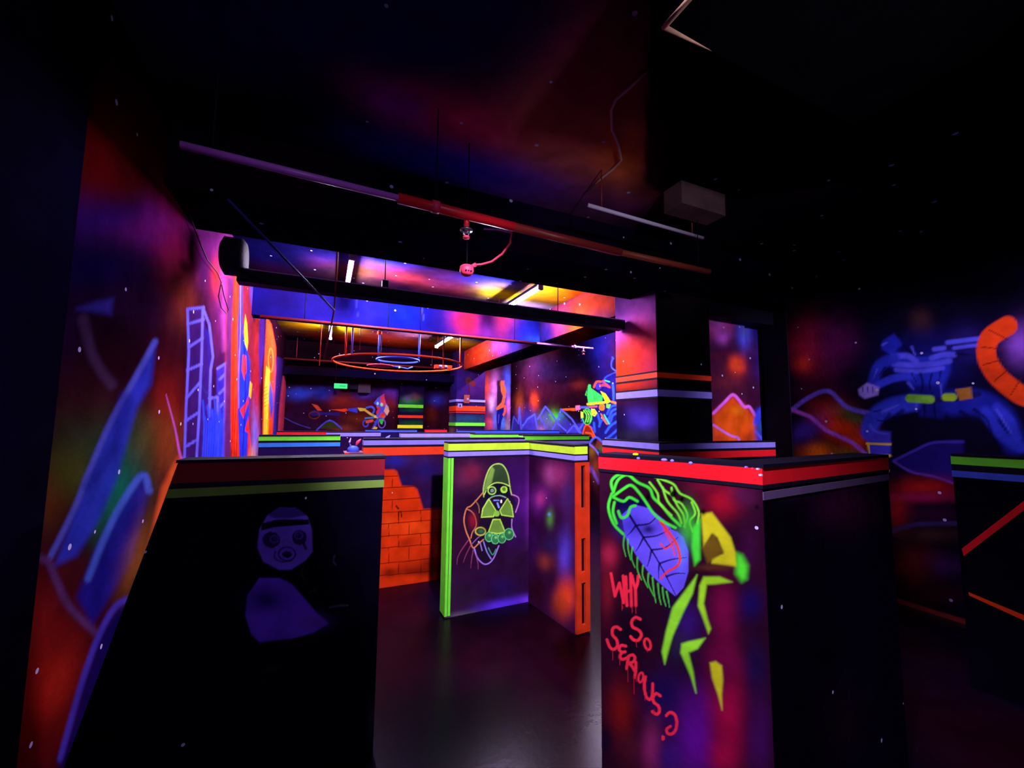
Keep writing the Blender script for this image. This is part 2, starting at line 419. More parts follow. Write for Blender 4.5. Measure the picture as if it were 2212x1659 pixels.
pl.poly([(335, 738), (325, 830), (295, 880), (250, 1040), (215, 1120), (165, 1200), (120, 1220), (180, 1050), (235, 915), (285, 830)], (50, 60, 210), .9, 10)
pl.stroke([(335, 738), (290, 820), (240, 910), (200, 1000), (160, 1100), (110, 1200)], 12, (98, 100, 235), .8, .8)
pl.stroke([(270, 860), (250, 960), (190, 1050)], 26, (36, 36, 150), .6, .8)
pl.poly([(310, 1028), (322, 1060), (290, 1200), (250, 1270), (200, 1350), (165, 1290), (210, 1180), (270, 1080)], (32, 26, 150), .9, 10)
pl.stroke([(190, 1250), (240, 1130), (290, 1045), (312, 1028), (322, 1060)], 14, (80, 110, 235), .85, .8)
pl.blob(300, 1200, 30, 90, (160, 90, 40), .8, 15)
pl.stroke([(35, 1260), (60, 1215), (100, 1210), (120, 1250), (150, 1310), (205, 1365)], 16, (100, 60, 130), .7, .8)
pl.poly([(285, 1290), (250, 1320), (215, 1370), (175, 1480), (130, 1660), (330, 1660), (340, 1250)], (22, 10, 96), .9, 12)
pl.stroke([(285, 1292), (250, 1310), (215, 1370), (175, 1480), (130, 1640)], 12, (80, 66, 220), .8, .8)
pl.poly([(385, 985), (404, 1000), (360, 1120), (320, 1180), (350, 1050)], (235, 90, 40), .9, 8)
pl.stroke([(404, 1000), (390, 985), (378, 925), (358, 850)], 7, (220, 90, 220), .9, .7, w2=2)
# painted towers
V1 = (112, 98, 250)
pl.poly([(468, 800), (490, 785), (492, 1000), (466, 1000)], (60, 50, 210), .6, 3).poly([(440, 700), (452, 720), (458, 860), (455, 1000), (430, 1000), (438, 820)], (50, 44, 190), .6, 3).poly([(476, 560), (500, 560), (498, 760), (480, 760)], (190, 70, 170), .5, 5)
for q in range(5): pl.stroke([(436, 830 + 34 * q), (446, 850 + 34 * q), (452, 840 + 34 * q)], 3, (80, 80, 240), .8, .6)
pl.poly([(405, 665), (440, 662), (450, 760), (458, 860), (455, 1000), (398, 1000)], (60, 26, 110), .8, 2)
for pts in ([(405, 668), (408, 760), (402, 880), (398, 1000)], [(438, 664), (436, 760), (430, 900), (424, 1000)], [(438, 664), (452, 700), (460, 770), (455, 800), (452, 900)], [(405, 700), (440, 690)], [(405, 668), (440, 664)], [(408, 750), (438, 730)], [(404, 800), (436, 786)], [(403, 860), (432, 826)], [(400, 910), (430, 890)], [(400, 965), (426, 950)], [(452, 860), (470, 858), (470, 1000)], [(470, 796), (488, 785), (486, 880), (480, 1000)], [(474, 820), (486, 808)], [(474, 850), (486, 838)], [(474, 880), (486, 868)]):
    pl.stroke(pts, 5.5, V1, .95, .5, smooth=False)
for x in range(438, 494, 5):
    pl.stroke([(x, 860 + (x * 7) % 60), (x + 3, 920), (x - 1, 1000)], 3.6, (52, 70, 250), .95, .5)
pl.poly([(452, 880), (494, 900), (496, 1000), (450, 1000)], (40, 60, 235), .55, 3)
pl.poly([(508, 512), (532, 516), (548, 562), (508, 562)], (110, 116, 240), .95, 1.5).blob(520, 550, 6, 9, (255, 200, 40), 1).blob(450, 505, 40, 26, (60, 16, 60), .8)
# tall figure replaced by loose red, blue and yellow brush marks of the same size
pl.poly([(488, 590), (556, 590), (562, 1000), (484, 1000)], (150, 40, 60), .8, 3)
pl.poly([(492, 600), (504, 600), (500, 700), (497, 1000), (485, 1000)], (80, 34, 100), .8, 2)
pl.poly([(506, 590), (517, 590), (514, 700), (514, 900), (518, 1000), (500, 1000), (498, 900), (500, 720)], (255, 48, 26), 1, 1)
pl.poly([(508, 590), (514, 590), (512, 1000), (506, 1000)], (255, 70, 40), .6, 2)
for q in (500, 505, 510): pl.stroke([(q + 5, 860), (q + 2, 930), (q, 1000)], 1.4, (140, 16, 20), .8, .4)
pl.poly([(518, 590), (524, 600), (524, 720), (540, 780), (540, 850), (536, 940), (532, 1000), (518, 1000), (514, 880), (514, 720)], (44, 56, 235), 1, 1)
pl.stroke([(520, 600), (519, 720), (516, 800), (516, 880)], 2.5, (150, 110, 255), .9, .5)
pl.poly([(530, 678), (534, 700), (536, 740), (534, 757), (528, 740), (526, 715)], (255, 200, 40), 1, .8)
pl.poly([(524, 765), (532, 770), (533, 800), (528, 822), (522, 800)], (255, 60, 60), 1, .8)
pl.poly([(540, 823), (545, 830), (542, 862), (537, 855)], (255, 190, 30), 1, .8)
pl.poly([(536, 855), (531, 870), (518, 885), (526, 905), (530, 890), (537, 870)], (255, 50, 60), 1, .8)
pl.poly([(529, 930), (536, 935), (534, 1000), (539, 1000), (542, 960), (536, 900)], (255, 44, 40), 1, .8)
pl.stroke([(526, 700), (530, 830), (528, 900), (524, 990)], 2, (24, 20, 110), .8, .5)
pl.poly([(541, 590), (562, 600), (560, 680), (548, 690), (541, 640)], (60, 80, 235), .9, 4)
pl.blob(556, 700, 9, 90, (235, 60, 60), .8).blob(553, 850, 8, 90, (190, 30, 40), .9).blob(550, 950, 8, 70, (130, 120, 250), .8).blob(546, 985, 8, 20, (250, 160, 110), .8)
pl.poly([(560, 685), (572, 684), (570, 760), (562, 830), (558, 760)], (70, 40, 160), .8, 2)
pl.poly([(576, 685), (586, 700), (596, 750), (597, 800), (588, 960), (566, 960), (570, 800)], (250, 70, 30), .95, 2)
pl.ell(585, 778, 5, 26, (255, 120, 40), 2.5).ell(585, 780, 2, 14, (240, 40, 30), 2)
pl.poly([(575, 790), (583, 800), (581, 850), (578, 940), (569, 940), (571, 840)], (240, 200, 50), .95, 1)
pl.poly([(583, 822), (589, 850), (590, 880), (585, 905), (581, 860)], (50, 80, 235), .95, 1)
for q in range(6): pl.stroke([(571, 838 + 8 * q), (579, 834 + 8 * q)], 1.6, (120, 40, 20), .9, .4)
pl.blob(594, 900, 4, 80, (60, 60, 200), .8).blob(577, 900, 3, 60, (190, 220, 40), .8)
pl.poly([(611, 812), (619, 812), (617, 935), (600, 935), (604, 860)], (250, 70, 110), .9, 1.5)
pl.poly([(596, 770), (612, 775), (606, 860), (596, 935)], (60, 30, 120), .8, 2)
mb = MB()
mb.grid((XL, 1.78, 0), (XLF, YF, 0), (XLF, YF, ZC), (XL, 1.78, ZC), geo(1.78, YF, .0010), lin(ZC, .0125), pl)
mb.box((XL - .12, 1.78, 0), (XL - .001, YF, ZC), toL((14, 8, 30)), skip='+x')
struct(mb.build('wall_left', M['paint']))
pk = Painter(base=(8, 5, 18), neb=[((14, 8, 46), .5)], seed=2)
mb = MB()
mb.grid((XL + .03, -2.4, 0), (XL + .03, 1.78, 0), (XL + .03, 1.78, ZC), (XL + .03, -2.4, ZC), lin(4.2, .1), lin(ZC, .1), pk)
mb.quad((XL + .03, 1.78, 0), (XL - .12, 1.78, 0), (XL - .12, 1.78, ZC), (XL + .03, 1.78, ZC), toL((8, 5, 18)))
struct(mb.build('wall_left_near', M['matt']))  # dark colour stands in for the unlit near stretch

# far wall
pw = Painter(base=(46, 10, 26), neb=[((22, 14, 70), .6)], seed=21)
pw.blob(650, 850, 30, 14, (50, 80, 235), .8).blob(700, 848, 26, 14, (50, 70, 225), .8).blob(740, 865, 28, 18, (150, 44, 24), .8).blob(790, 852, 26, 12, (90, 60, 190), .8).blob(775, 875, 34, 14, (120, 30, 40), .8).blob(846, 850, 20, 16, (80, 60, 230), .8).blob(842, 868, 18, 26, (130, 34, 24), .8)
pw.blob(775, 905, 40, 14, (110, 40, 16), .8).blob(940, 865, 18, 12, (50, 60, 190), .8).blob(930, 890, 14, 20, (100, 30, 20), .7).blob(740, 925, 40, 9, (130, 54, 20), .7)
pw.stroke([(600, 895), (640, 915), (670, 925)], 2.2, (70, 60, 160), .9).poly([(690, 925), (712, 905), (740, 926)], (50, 62, 22), .9, 1).stroke([(684, 929), (712, 908), (738, 926)], 3, (80, 80, 235), .95)
pw.zoom(580, 760, 5.267).poly([(460, 700), (520, 660), (620, 690), (820, 690), (800, 730), (640, 715), (500, 730)], (44, 32, 120), .9, .6)
pw.poly([(490, 590), (560, 610), (610, 670), (560, 670)], (230, 80, 50), .9, .8).ell(520, 720, 60, 40, (120, 50, 20), 12, .7)
pw.zoom(700, 740, 8.296)
pw.poly([(80, 1200), (300, 1195), (400, 1180), (430, 1215), (370, 1245), (250, 1220)], (250, 70, 40), 1, .5)
pw.poly([(430, 1180), (600, 1170), (600, 1260), (430, 1220)], (60, 70, 225), 1, .4).poly([(600, 1165), (750, 1180), (745, 1225), (640, 1230)], (235, 210, 60), 1, .3)
pw.stroke([(750, 1220), (850, 1290), (960, 1340)], 40, (235, 190, 90), 1, .2).stroke([(760, 1165), (850, 1150), (900, 1200), (880, 1260)], 34, (80, 100, 250), 1, .3)
pw.poly([(1075, 915), (1050, 930), (960, 990), (890, 1085), (930, 1120), (960, 1200), (930, 1320), (990, 1360), (1080, 1370), (1120, 1300), (1170, 1230), (1160, 1150), (1110, 1080), (1080, 990)], (90, 90, 240), 1, .3)
pw.poly([(1075, 915), (1085, 990), (1110, 1100), (1060, 1150), (1010, 1090), (1010, 980)], (255, 70, 100), 1, .4).ell(960, 1092, 22, 30, (150, 255, 235)).ell(1032, 1112, 26, 34, (160, 255, 150))
pw.poly([(1110, 1110), (1150, 1150), (1170, 1230), (1130, 1310), (1070, 1230)], (255, 190, 150), 1, .3).poly([(1040, 1240), (1100, 1290), (1080, 1360), (980, 1330)], (255, 70, 70), 1, .3)
pw.stroke([(960, 1160), (980, 1180), (950, 1260)], 40, (250, 50, 70), 1, .3).ell(915, 1330, 22, 22, (255, 225, 100)).ell(1070, 1330, 30, 26, (255, 120, 30)).stroke([(740, 1355), (890, 1345)], 26, (80, 150, 220), 1, .3)
pw.ell(745, 1450, 48, 56, (70, 80, 235), 22).stroke([(770, 1420), (860, 1400)], 50, (235, 90, 70), 1, .3).ell(1035, 1450, 62, 80, (120, 100, 235), 18).poly([(980, 1370), (1070, 1380), (1040, 1470), (1010, 1450)], (70, 220, 80), 1, .3)
pw.stroke([(960, 1380), (900, 1500), (870, 1550)], 44, (70, 80, 235), 1, .3).poly([(860, 1560), (900, 1500), (960, 1520), (940, 1560)], (240, 190, 60), 1, .3)
# a figure in a blue and pink glow at the right end of the far wall
pw.zoom(940, 780, 9.217)
pw.poly([(960, 200), (1560, 200), (1560, 1420), (960, 1420)], (60, 20, 90), .8, 3)
pw.blob(1040, 500, 90, 300, (240, 70, 40), .9).blob(1180, 560, 90, 320, (235, 130, 235), 1).blob(1130, 850, 60, 160, (255, 190, 255), .9).blob(1090, 1250, 90, 150, (250, 80, 120), .9)
pw.blob(1440, 500, 70, 330, (80, 100, 255), 1).blob(1460, 900, 50, 260, (240, 120, 235), .9).blob(1430, 1300, 70, 150, (190, 150, 170), .8).blob(1190, 1200, 50, 230, (100, 120, 255), .9).blob(1350, 1250, 50, 200, (80, 130, 255), .9)
pw.poly([(1240, 370), (1300, 400), (1300, 600), (1330, 740), (1300, 840), (1230, 900), (1230, 700)], (50, 16, 50), .95, .5)
pw.poly([(1340, 355), (1375, 420), (1415, 600), (1390, 800), (1360, 920), (1230, 980), (1210, 940), (1320, 820), (1350, 700), (1310, 600), (1295, 440)], (255, 100, 60), 1, .4)
pw.poly([(1230, 980), (1360, 930), (1370, 1050), (1320, 1200), (1290, 1400), (1240, 1400), (1220, 1150)], (26, 24, 130), 1, .4).stroke([(1390, 900), (1390, 1000), (1365, 1070)], 44, (255, 90, 80), 1, .3).stroke([(1270, 1060), (1260, 1200), (1255, 1240)], 12, (110, 80, 235), 1, .4)
fs_ = lin(5.06, .008)
mb = MB(); mb.grid((XL - .1, YF, .9), (XR, YF, .9), (XR, YF, 2.3), (XL - .1, YF, 2.3), fs_, lin(1.4, .008), pw)
mb.grid((XL - .1, YF, 0), (XR, YF, 0), (XR, YF, .9), (XL - .1, YF, .9), lin(5, .1), lin(.9, .1), pw)
mb.grid((XL - .1, YF, 2.3), (XR, YF, 2.3), (XR, YF, ZC), (XL - .1, YF, ZC), lin(5, .05), lin(.65, .05), pw)
mb.box((XL - .1, YF + .002, 0), (XR, YF + .12, ZC), toL((14, 8, 30)), skip='-y')
struct(mb.build('wall_far', M['paint']))

# right wall, far stretch (between the column and the far wall)
pr = Painter(gain=.85, base=(22, 5, 16), neb=[((30, 16, 60), .2), ((80, 20, 30), .3)], seed=31)
pr.blob(1295, 750, 30, 50, (24, 34, 170), .6).blob(1180, 840, 60, 40, (60, 12, 30), .8).blob(1200, 800, 50, 30, (44, 26, 80), .7).blob(1310, 840, 20, 40, (24, 24, 130), .8).blob(1155, 868, 9, 18, (210, 60, 20), .9).blob(1122, 880, 9, 30, (150, 60, 20), .9).blob(1250, 830, 20, 14, (110, 30, 26), .6)
pr.blob(1185, 910, 24, 22, (110, 120, 30), .9).blob(1168, 928, 10, 8, (220, 120, 20), .9).blob(1200, 900, 16, 10, (60, 200, 60), .8).blob(1240, 925, 20, 14, (50, 44, 140), .8).blob(1140, 915, 26, 26, (60, 50, 190), .7)
BM = (84, 90, 240)
for pp in ([(1160, 930), (1178, 882), (1205, 930)], [(1192, 935), (1212, 890), (1250, 935)], [(1126, 930), (1140, 905), (1152, 897), (1160, 930)], [(1105, 930), (1112, 905), (1122, 930)], [(1225, 935), (1240, 918), (1262, 912), (1272, 935)]): pr.poly(pp, (66, 60, 200), .45, 2)
for pts, w in (([(1105, 930), (1110, 900), (1120, 915), (1122, 880), (1126, 930)], 3), ([(1126, 925), (1140, 905), (1155, 895), (1160, 925)], 4), ([(1162, 905), (1178, 878), (1190, 892), (1205, 915), (1222, 930)], 3.5), ([(1165, 900), (1180, 925)], 2.5), ([(1190, 935), (1205, 905), (1212, 884), (1235, 905), (1255, 935)], 3.5), ([(1225, 935), (1240, 918), (1252, 935)], 3), ([(1250, 930), (1262, 912), (1272, 900)], 4)):
    pr.stroke(pts, w, BM, .95, .5, smooth=False)
pr.zoom(1200, 740, 5.1875)
pr.stroke([(670, 150), (630, 210), (630, 280), (680, 320)], 16, (60, 80, 240), 1).stroke([(690, 330), (640, 350), (560, 390), (530, 460)], 16, (50, 70, 240), 1)
pr.poly([(690, 340), (640, 350), (560, 400), (540, 460), (560, 540), (620, 520), (660, 460), (700, 600), (700, 1240), (620, 1240), (470, 1060), (330, 920), (290, 850), (400, 700), (600, 660), (690, 640)], (26, 22, 110), .95, 1)
for pts in ([(690, 700), (620, 720), (580, 800)], [(690, 740), (630, 770), (600, 850)], [(690, 790), (640, 820), (620, 880)], [(490, 940), (520, 870), (580, 860), (610, 900)], [(700, 880), (620, 930), (560, 1010)], [(700, 970), (620, 1040), (540, 1100)], [(700, 1050), (640, 1110)], [(470, 800), (490, 860), (500, 900)], [(430, 900), (440, 1000)], [(640, 460), (650, 560), (650, 640)], [(300, 860), (350, 920), (410, 960)]):
    pr.stroke(pts, 24, (48, 84, 245), .95, .6)
pr.stroke([(380, 1130), (450, 1060), (540, 1130), (640, 1240)], 22, (66, 90, 240), 1, .5).stroke([(380, 1140), (440, 1190), (490, 1260)], 22, (120, 90, 235), 1, .5).stroke([(640, 1200), (700, 1110)], 20, (120, 90, 225), 1, .5)
pr.poly([(470, 1080), (540, 1140), (560, 1230), (440, 1180)], (110, 40, 30), .8, 2).blob(520, 1200, 50, 40, (40, 110, 70), .8).blob(410, 1220, 40, 60, (130, 90, 30), .9).blob(440, 1400, 50, 130, (120, 54, 30), .9).stroke([(370, 1400), (430, 1460), (480, 1540)], 26, (120, 80, 220), .8, .6)
pr.poly([(355, 600), (330, 590), (370, 470), (395, 470), (395, 510), (430, 540), (440, 700), (370, 700)], (60, 220, 90), 1, .4).poly([(400, 510), (470, 560), (530, 600), (520, 680), (440, 680)], (50, 190, 80), 1, .4)
pr.stroke([(360, 500), (350, 590)], 10, (20, 60, 30), .9, .4).poly([(500, 540), (560, 570), (620, 660), (570, 690)], (245, 195, 30), 1, .4).stroke([(430, 500), (460, 440), (510, 440)], 22, (240, 80, 40), 1, .3).ell(480, 490, 34, 40, (60, 44, 190))
pr.stroke([(500, 480), (560, 480), (605, 500)], 22, (250, 60, 60), 1, .3).stroke([(530, 430), (560, 460), (600, 490)], 18, (240, 60, 100), 1, .3).stroke([(555, 425), (605, 440)], 14, (60, 220, 120), 1, .3)
pr.stroke([(360, 690), (450, 680), (550, 670)], 26, (225, 200, 40), 1, .3).stroke([(380, 720), (460, 715)], 20, (250, 90, 90), 1, .3).ell(520, 725, 34, 40, (250, 120, 40)).stroke([(630, 665), (690, 680)], 24, (250, 120, 50), 1, .3)
pr.poly([(220, 710), (275, 700), (280, 750), (225, 765)], (250, 110, 160), 1, .3).stroke([(280, 725), (370, 725)], 26, (90, 90, 200), 1, .3).poly([(60, 745), (140, 735), (220, 735), (215, 765), (100, 760)], (250, 90, 30), 1, .4)
pr.ell(355, 830, 52, 90, (20, 60, 40)).ell(355, 830, 52, 90, (60, 210, 80), 10)
for q in (-25, 0, 25): pr.stroke([(340 + q, 760), (375 + q, 820), (360 + q, 890)], 13, (110, 240, 70), 1, .3)
pr.poly([(280, 770), (310, 780), (315, 840), (285, 850)], (210, 225, 60), 1, .4).poly([(400, 740), (440, 745), (470, 790), (440, 830), (400, 810)], (215, 225, 60), 1, .4)
for q in (0, 18, 36): pr.stroke([(405, 765 + q), (450, 770 + q)], 4, (80, 80, 20), .9, .4)
pr.poly([(500, 790), (520, 800), (590, 920), (570, 920), (520, 850)], (250, 100, 50), 1, .4).stroke([(545, 810), (600, 910)], 16, (50, 200, 160), 1, .4).poly([(570, 690), (620, 690), (600, 740), (570, 730)], (110, 220, 60), 1, .4)
pr.poly([(345, 925), (385, 930), (440, 1050), (400, 1060), (300, 1030), (320, 960)], (130, 30, 20), 1, .4).stroke([(305, 1030), (325, 950), (350, 925), (390, 950), (440, 1050)], 14, (250, 80, 30), 1, .4).stroke([(340, 1010), (400, 1020), (420, 1060)], 18, (240, 80, 30), 1, .4)
mb = MB(); YR0 = 2.95
mb.grid((XR, YR0, .7), (XR, YF, .7), (XR, YF, 2.45), (XR, YR0, 2.45), geo(YR0 + 2, YF + 2, .00024), lin(1.75, .011), pr)
mb.grid((XR, YR0, 0), (XR, YF, 0), (XR, YF, .7), (XR, YR0, .7), lin(6.6, .08), lin(.7, .08), pr)
mb.grid((XR, YR0, 2.45), (XR, YF, 2.45), (XR, YF, ZC), (XR, YR0, ZC), lin(6.6, .05), lin(.5, .05), pr)
struct(mb.build('wall_right_far', M['paint']))

# right wall, near stretch
pq = Painter(gain=1.15, base=(12, 7, 34), neb=[((34, 10, 46), .15)], seed=41)
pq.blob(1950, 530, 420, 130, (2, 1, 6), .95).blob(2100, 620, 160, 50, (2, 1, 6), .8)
pq.blob(1745, 745, 46, 60, (190, 30, 70), .95).blob(1800, 740, 50, 60, (110, 24, 100), .85).blob(1735, 785, 22, 22, (230, 60, 50), .9).blob(1745, 840, 60, 30, (50, 12, 44), .6)
pq.blob(1810, 920, 60, 34, (210, 54, 20), .95, 35).blob(1850, 950, 34, 26, (180, 50, 20), .9, 30).blob(1840, 900, 34, 16, (50, 90, 40), .8, 20).blob(1765, 980, 40, 24, (250, 120, 20), 1).blob(1830, 985, 44, 20, (120, 90, 20), .8).blob(1740, 930, 40, 22, (70, 50, 190), .85, -30)
pq.stroke([(1705, 890), (1745, 860), (1790, 845), (1830, 880), (1890, 895)], 9, (110, 90, 235), .9, .6).stroke([(1708, 884), (1750, 900), (1785, 930), (1840, 955), (1875, 985)], 8, (170, 90, 235), .9, .6, smooth=False)
# blue brushwork where the photo has a figure; no face, no emblem
BB = (44, 60, 215)
pq.zoom(1680, 600, 2.0733)
pq.blob(640, 190, 60, 60, (76, 44, 40), .7).blob(660, 370, 190, 130, (22, 22, 120), .8).blob(840, 300, 110, 90, (36, 26, 110), .8)
pq.poly([(470, 280), (520, 250), (560, 300), (500, 350), (465, 320)], (34, 40, 180), .95, 4).poly([(510, 330), (600, 350), (690, 350), (780, 330), (770, 420), (740, 500), (600, 500), (570, 440), (510, 400)], (34, 46, 190), .95, 8)
for pts, w in (([(515, 355), (580, 350), (620, 375)], 26), ([(520, 385), (600, 392), (700, 385), (770, 372)], 24), ([(530, 412), (620, 420), (740, 405)], 20), ([(690, 360), (740, 345), (790, 345)], 24), ([(700, 320), (745, 315)], 20), ([(760, 290), (840, 280), (910, 272)], 20), ([(790, 315), (860, 305), (910, 300)], 16)):
    pq.stroke(pts, w, (84, 84, 240), .9, .5)
pq.stroke([(520, 360), (460, 390), (435, 440), (430, 480)], 50, (38, 48, 190), .95, .4).stroke([(600, 440), (520, 450), (450, 480)], 34, (50, 60, 220), .95, .4)
pq.poly([(360, 500), (400, 470), (455, 490), (450, 525), (390, 542), (365, 525)], (150, 130, 240), .95, 3)
for q in (380, 402, 424): pq.stroke([(q, 490), (q + 6, 525)], 4, (40, 30, 120), .8, .5)
pq.poly([(600, 480), (740, 480), (760, 530), (740, 630), (640, 620), (600, 550)], (24, 26, 130), .95, 6)
pq.stroke([(600, 560), (500, 580), (430, 630), (410, 690)], 76, (48, 60, 215), .95, .35).poly([(395, 680), (505, 690), (505, 800), (410, 800)], (66, 60, 215), .95, 4)
pq.stroke([(560, 595), (540, 610)], 20, (18, 18, 90), .8, .6).stroke([(500, 610), (480, 640)], 14, (22, 20, 110), .7, .6)
pq.stroke([(780, 560), (900, 560), (1000, 620), (1060, 740)], 110, (30, 36, 160), .95, .4).stroke([(930, 600), (1000, 700), (1090, 760)], 50, (46, 56, 210), .9, .5).stroke([(980, 580), (1040, 640), (1070, 720)], 40, (50, 60, 215), .9, .5)
DK = (10, 9, 60)
for pts, w in (([(640, 430), (650, 480), (640, 520)], 12), ([(600, 430), (622, 470)], 8), ([(690, 430), (680, 480), (690, 520)], 10), ([(730, 420), (720, 470)], 9), ([(655, 560), (660, 620)], 14), ([(700, 560), (705, 625)], 12), ([(470, 330), (500, 345)], 9), ([(480, 400), (452, 440)], 8), ([(560, 300), (600, 340), (640, 350)], 9), ([(640, 350), (690, 345)], 7), ([(450, 640), (500, 640), (560, 620)], 8), ([(430, 600), (470, 590)], 6), ([(880, 590), (940, 640), (960, 720)], 16), ([(820, 600), (880, 640)], 18), ([(990, 640), (1030, 700)], 10), ([(800, 340), (860, 345)], 12)):
    pq.stroke(pts, w, DK, .8, .7, w2=w * .4)
for pts, w in (([(600, 310), (615, 345)], 12), ([(585, 470), (610, 500)], 14), ([(470, 600), (540, 570)], 14), ([(415, 660), (440, 690), (490, 700)], 12), ([(620, 540), (625, 600)], 10), ([(730, 480), (735, 530)], 12), ([(980, 590), (1050, 700)], 12), ([(445, 410), (430, 450)], 9), ([(470, 300), (490, 290)], 12)):
    pq.stroke(pts, w, (86, 92, 245), .75, .7, w2=w * .5)
pq.stroke([(585, 540), (680, 548), (790, 540), (900, 520)], 26, (24, 22, 90), 1, .3).stroke([(590, 540), (685, 545)], 36, (120, 190, 60), 1, .25).stroke([(752, 535), (785, 535)], 34, (160, 200, 50), 1, .25).poly([(795, 500), (865, 490), (872, 540), (815, 550)], (170, 110, 50), 1, 2)
pq.stroke([(400, 742), (505, 745)], 10, (235, 200, 60), 1, .3).stroke([(410, 795), (505, 798)], 10, (235, 200, 60), 1, .3).stroke([(405, 745), (412, 795)], 8, (235, 200, 60), 1, .3).ell(490, 865, 9, 6, (235, 200, 60))
pq.blob(1090, 300, 70, 90, (130, 70, 190), .95).stroke([(1030, 215), (950, 270), (935, 350), (975, 430), (1040, 490), (1103, 530), (1180, 540)], 88, (225, 62, 24), 1, .12)
for a, b in (((950, 235), (1030, 275)), ((915, 310), (1010, 320)), ((920, 390), (1010, 365)), ((970, 465), (1035, 405)), ((1040, 530), (1090, 450))):
    pq.stroke([a, b], 5, (90, 20, 10), .8, .5)
pq.poly([(520, 820), (700, 740), (830, 730), (840, 900), (790, 920), (600, 870)], (34, 22, 120), .85, 8).stroke([(520, 820), (620, 770), (700, 738), (830, 735)], 12, (66, 50, 180), .8, .6).stroke([(520, 822), (600, 870), (700, 890), (800, 925)], 10, (90, 60, 190), .8, .6)
pq.blob(650, 940, 120, 40, (190, 30, 30), .9).blob(640, 985, 130, 22, (170, 24, 90), .85).blob(540, 1050, 50, 70, (170, 30, 24), .9).blob(680, 1060, 130, 40, (60, 16, 60), .8).stroke([(510, 1135), (620, 1105), (820, 1100)], 20, (60, 50, 120), .8, .6).blob(690, 1150, 140, 34, (70, 44, 44), .8)
pq.stroke([(510, 1165), (640, 1200), (820, 1215)], 10, (14, 6, 20), .9, .5).blob(600, 1300, 110, 90, (110, 30, 26), .9).blob(760, 1290, 90, 50, (60, 20, 90), .8).blob(700, 1420, 150, 50, (70, 12, 36), .8)
mb = MB(); mb.grid((XR, 2.95, 0), (XR, -1.2, 0), (XR, -1.2, ZC), (XR, 2.95, ZC), lin(4.15, .009), lin(ZC, .009), pq)
mb.grid((XR, -1.2, 0), (XR, -2.5, 0), (XR, -2.5, ZC), (XR, -1.2, ZC), lin(1.3, .2), lin(ZC, .2), pk)
struct(mb.build('wall_right_near', M['paint']))
# skirting of the right wall
struct(box('baseboard_right', (XR - .03, 1.0, 0), (XR - .001, 2.94, .03), M['darkpipe']))

# wall return beside the column: a shallow painted pier and the wall next to it
pb = Painter(gain=1.7, base=(50, 12, 40), neb=[((80, 30, 90), .3)], seed=51)
pb.zoom(1300, 560, 3.6065)
pb.blob(900, 490, 110, 110, (235, 90, 200), 1).blob(940, 600, 60, 60, (180, 80, 200), .9).blob(1110, 560, 60, 120, (84, 90, 255), 1).blob(900, 760, 90, 50, (76, 20, 50), .9).blob(960, 950, 150, 100, (84, 24, 40), .9)
pb.blob(1050, 820, 60, 70, (225, 64, 30), 1).blob(1240, 560, 80, 120, (28, 18, 120), .9).blob(1240, 800, 70, 160, (40, 20, 100), .85)
pb.poly([(870, 1210), (1020, 1070), (1110, 1160), (1200, 1230), (1210, 1470), (870, 1470)], (220, 74, 16), 1, 12).blob(1060, 1180, 60, 40, (255, 100, 10), .9).blob(1150, 1400, 60, 60, (120, 44, 16), .8).blob(900, 1400, 60, 50, (180, 50, 30), .7)
pb.stroke([(870, 1200), (960, 1110), (1020, 1055), (1070, 1100), (1110, 1150), (1150, 1150), (1195, 1220)], 22, (200, 90, 230), .95, .5).stroke([(870, 1290), (960, 1350), (1020, 1380), (1060, 1390), (1080, 1440)], 16, (170, 100, 235), .9, .5)
pb.poly([(1195, 1180), (1260, 1140), (1400, 1090), (1400, 1470), (1205, 1470)], (30, 44, 170), .9, 8).blob(1340, 1250, 60, 50, (20, 120, 60), .95).blob(1250, 1310, 50, 40, (40, 80, 150), .9).stroke([(1200, 1270), (1240, 1180), (1330, 1120), (1400, 1100)], 40, (44, 60, 235), .9, .6).stroke([(1200, 1340), (1240, 1390)], 20, (80, 80, 225), .9, .5).stroke([(1220, 1450), (1280, 1390), (1400, 1330)], 26, (80, 80, 235), .9, .6)
XC = ypt(1613, 830, 2.93).x
mb = MB(); mb.grid((3.272, 2.93, 0), (XC, 2.93, 0), (XC, 2.93, 2.55), (3.272, 2.93, 2.55), lin(XC - 3.27, .006), lin(2.55, .008), pb)
mb.quad((XC, 2.93, 0), (XC, 2.99, 0), (XC, 2.99, 2.55), (XC, 2.93, 2.55), toL((60, 20, 80)))
struct(mb.build('wall_return_pier', M['paint']))
mb = MB(); mb.grid((XC - .05, 2.985, 0), (XR, 2.985, 0), (XR, 2.985, 2.55), (XC - .05, 2.985, 2.55), lin(XR - XC, .01), lin(2.55, .01), pb)
mb.box((3.275, 2.99, 0), (XR - .003, 3.3, ZC), toL((14, 8, 30)))
struct(mb.build('wall_return', M['paint']))
xa = xpt(1710, 900, XR).y
struct(box('trim_corner', (XR - .012, xa, 0), (XR - .002, 2.93, ZC), M['black']))
struct(box('soffit_right', (3.275, 2.80, ypt(1575, 688, 2.8).z), (XR, 2.925, ZC - .002), M['black']))

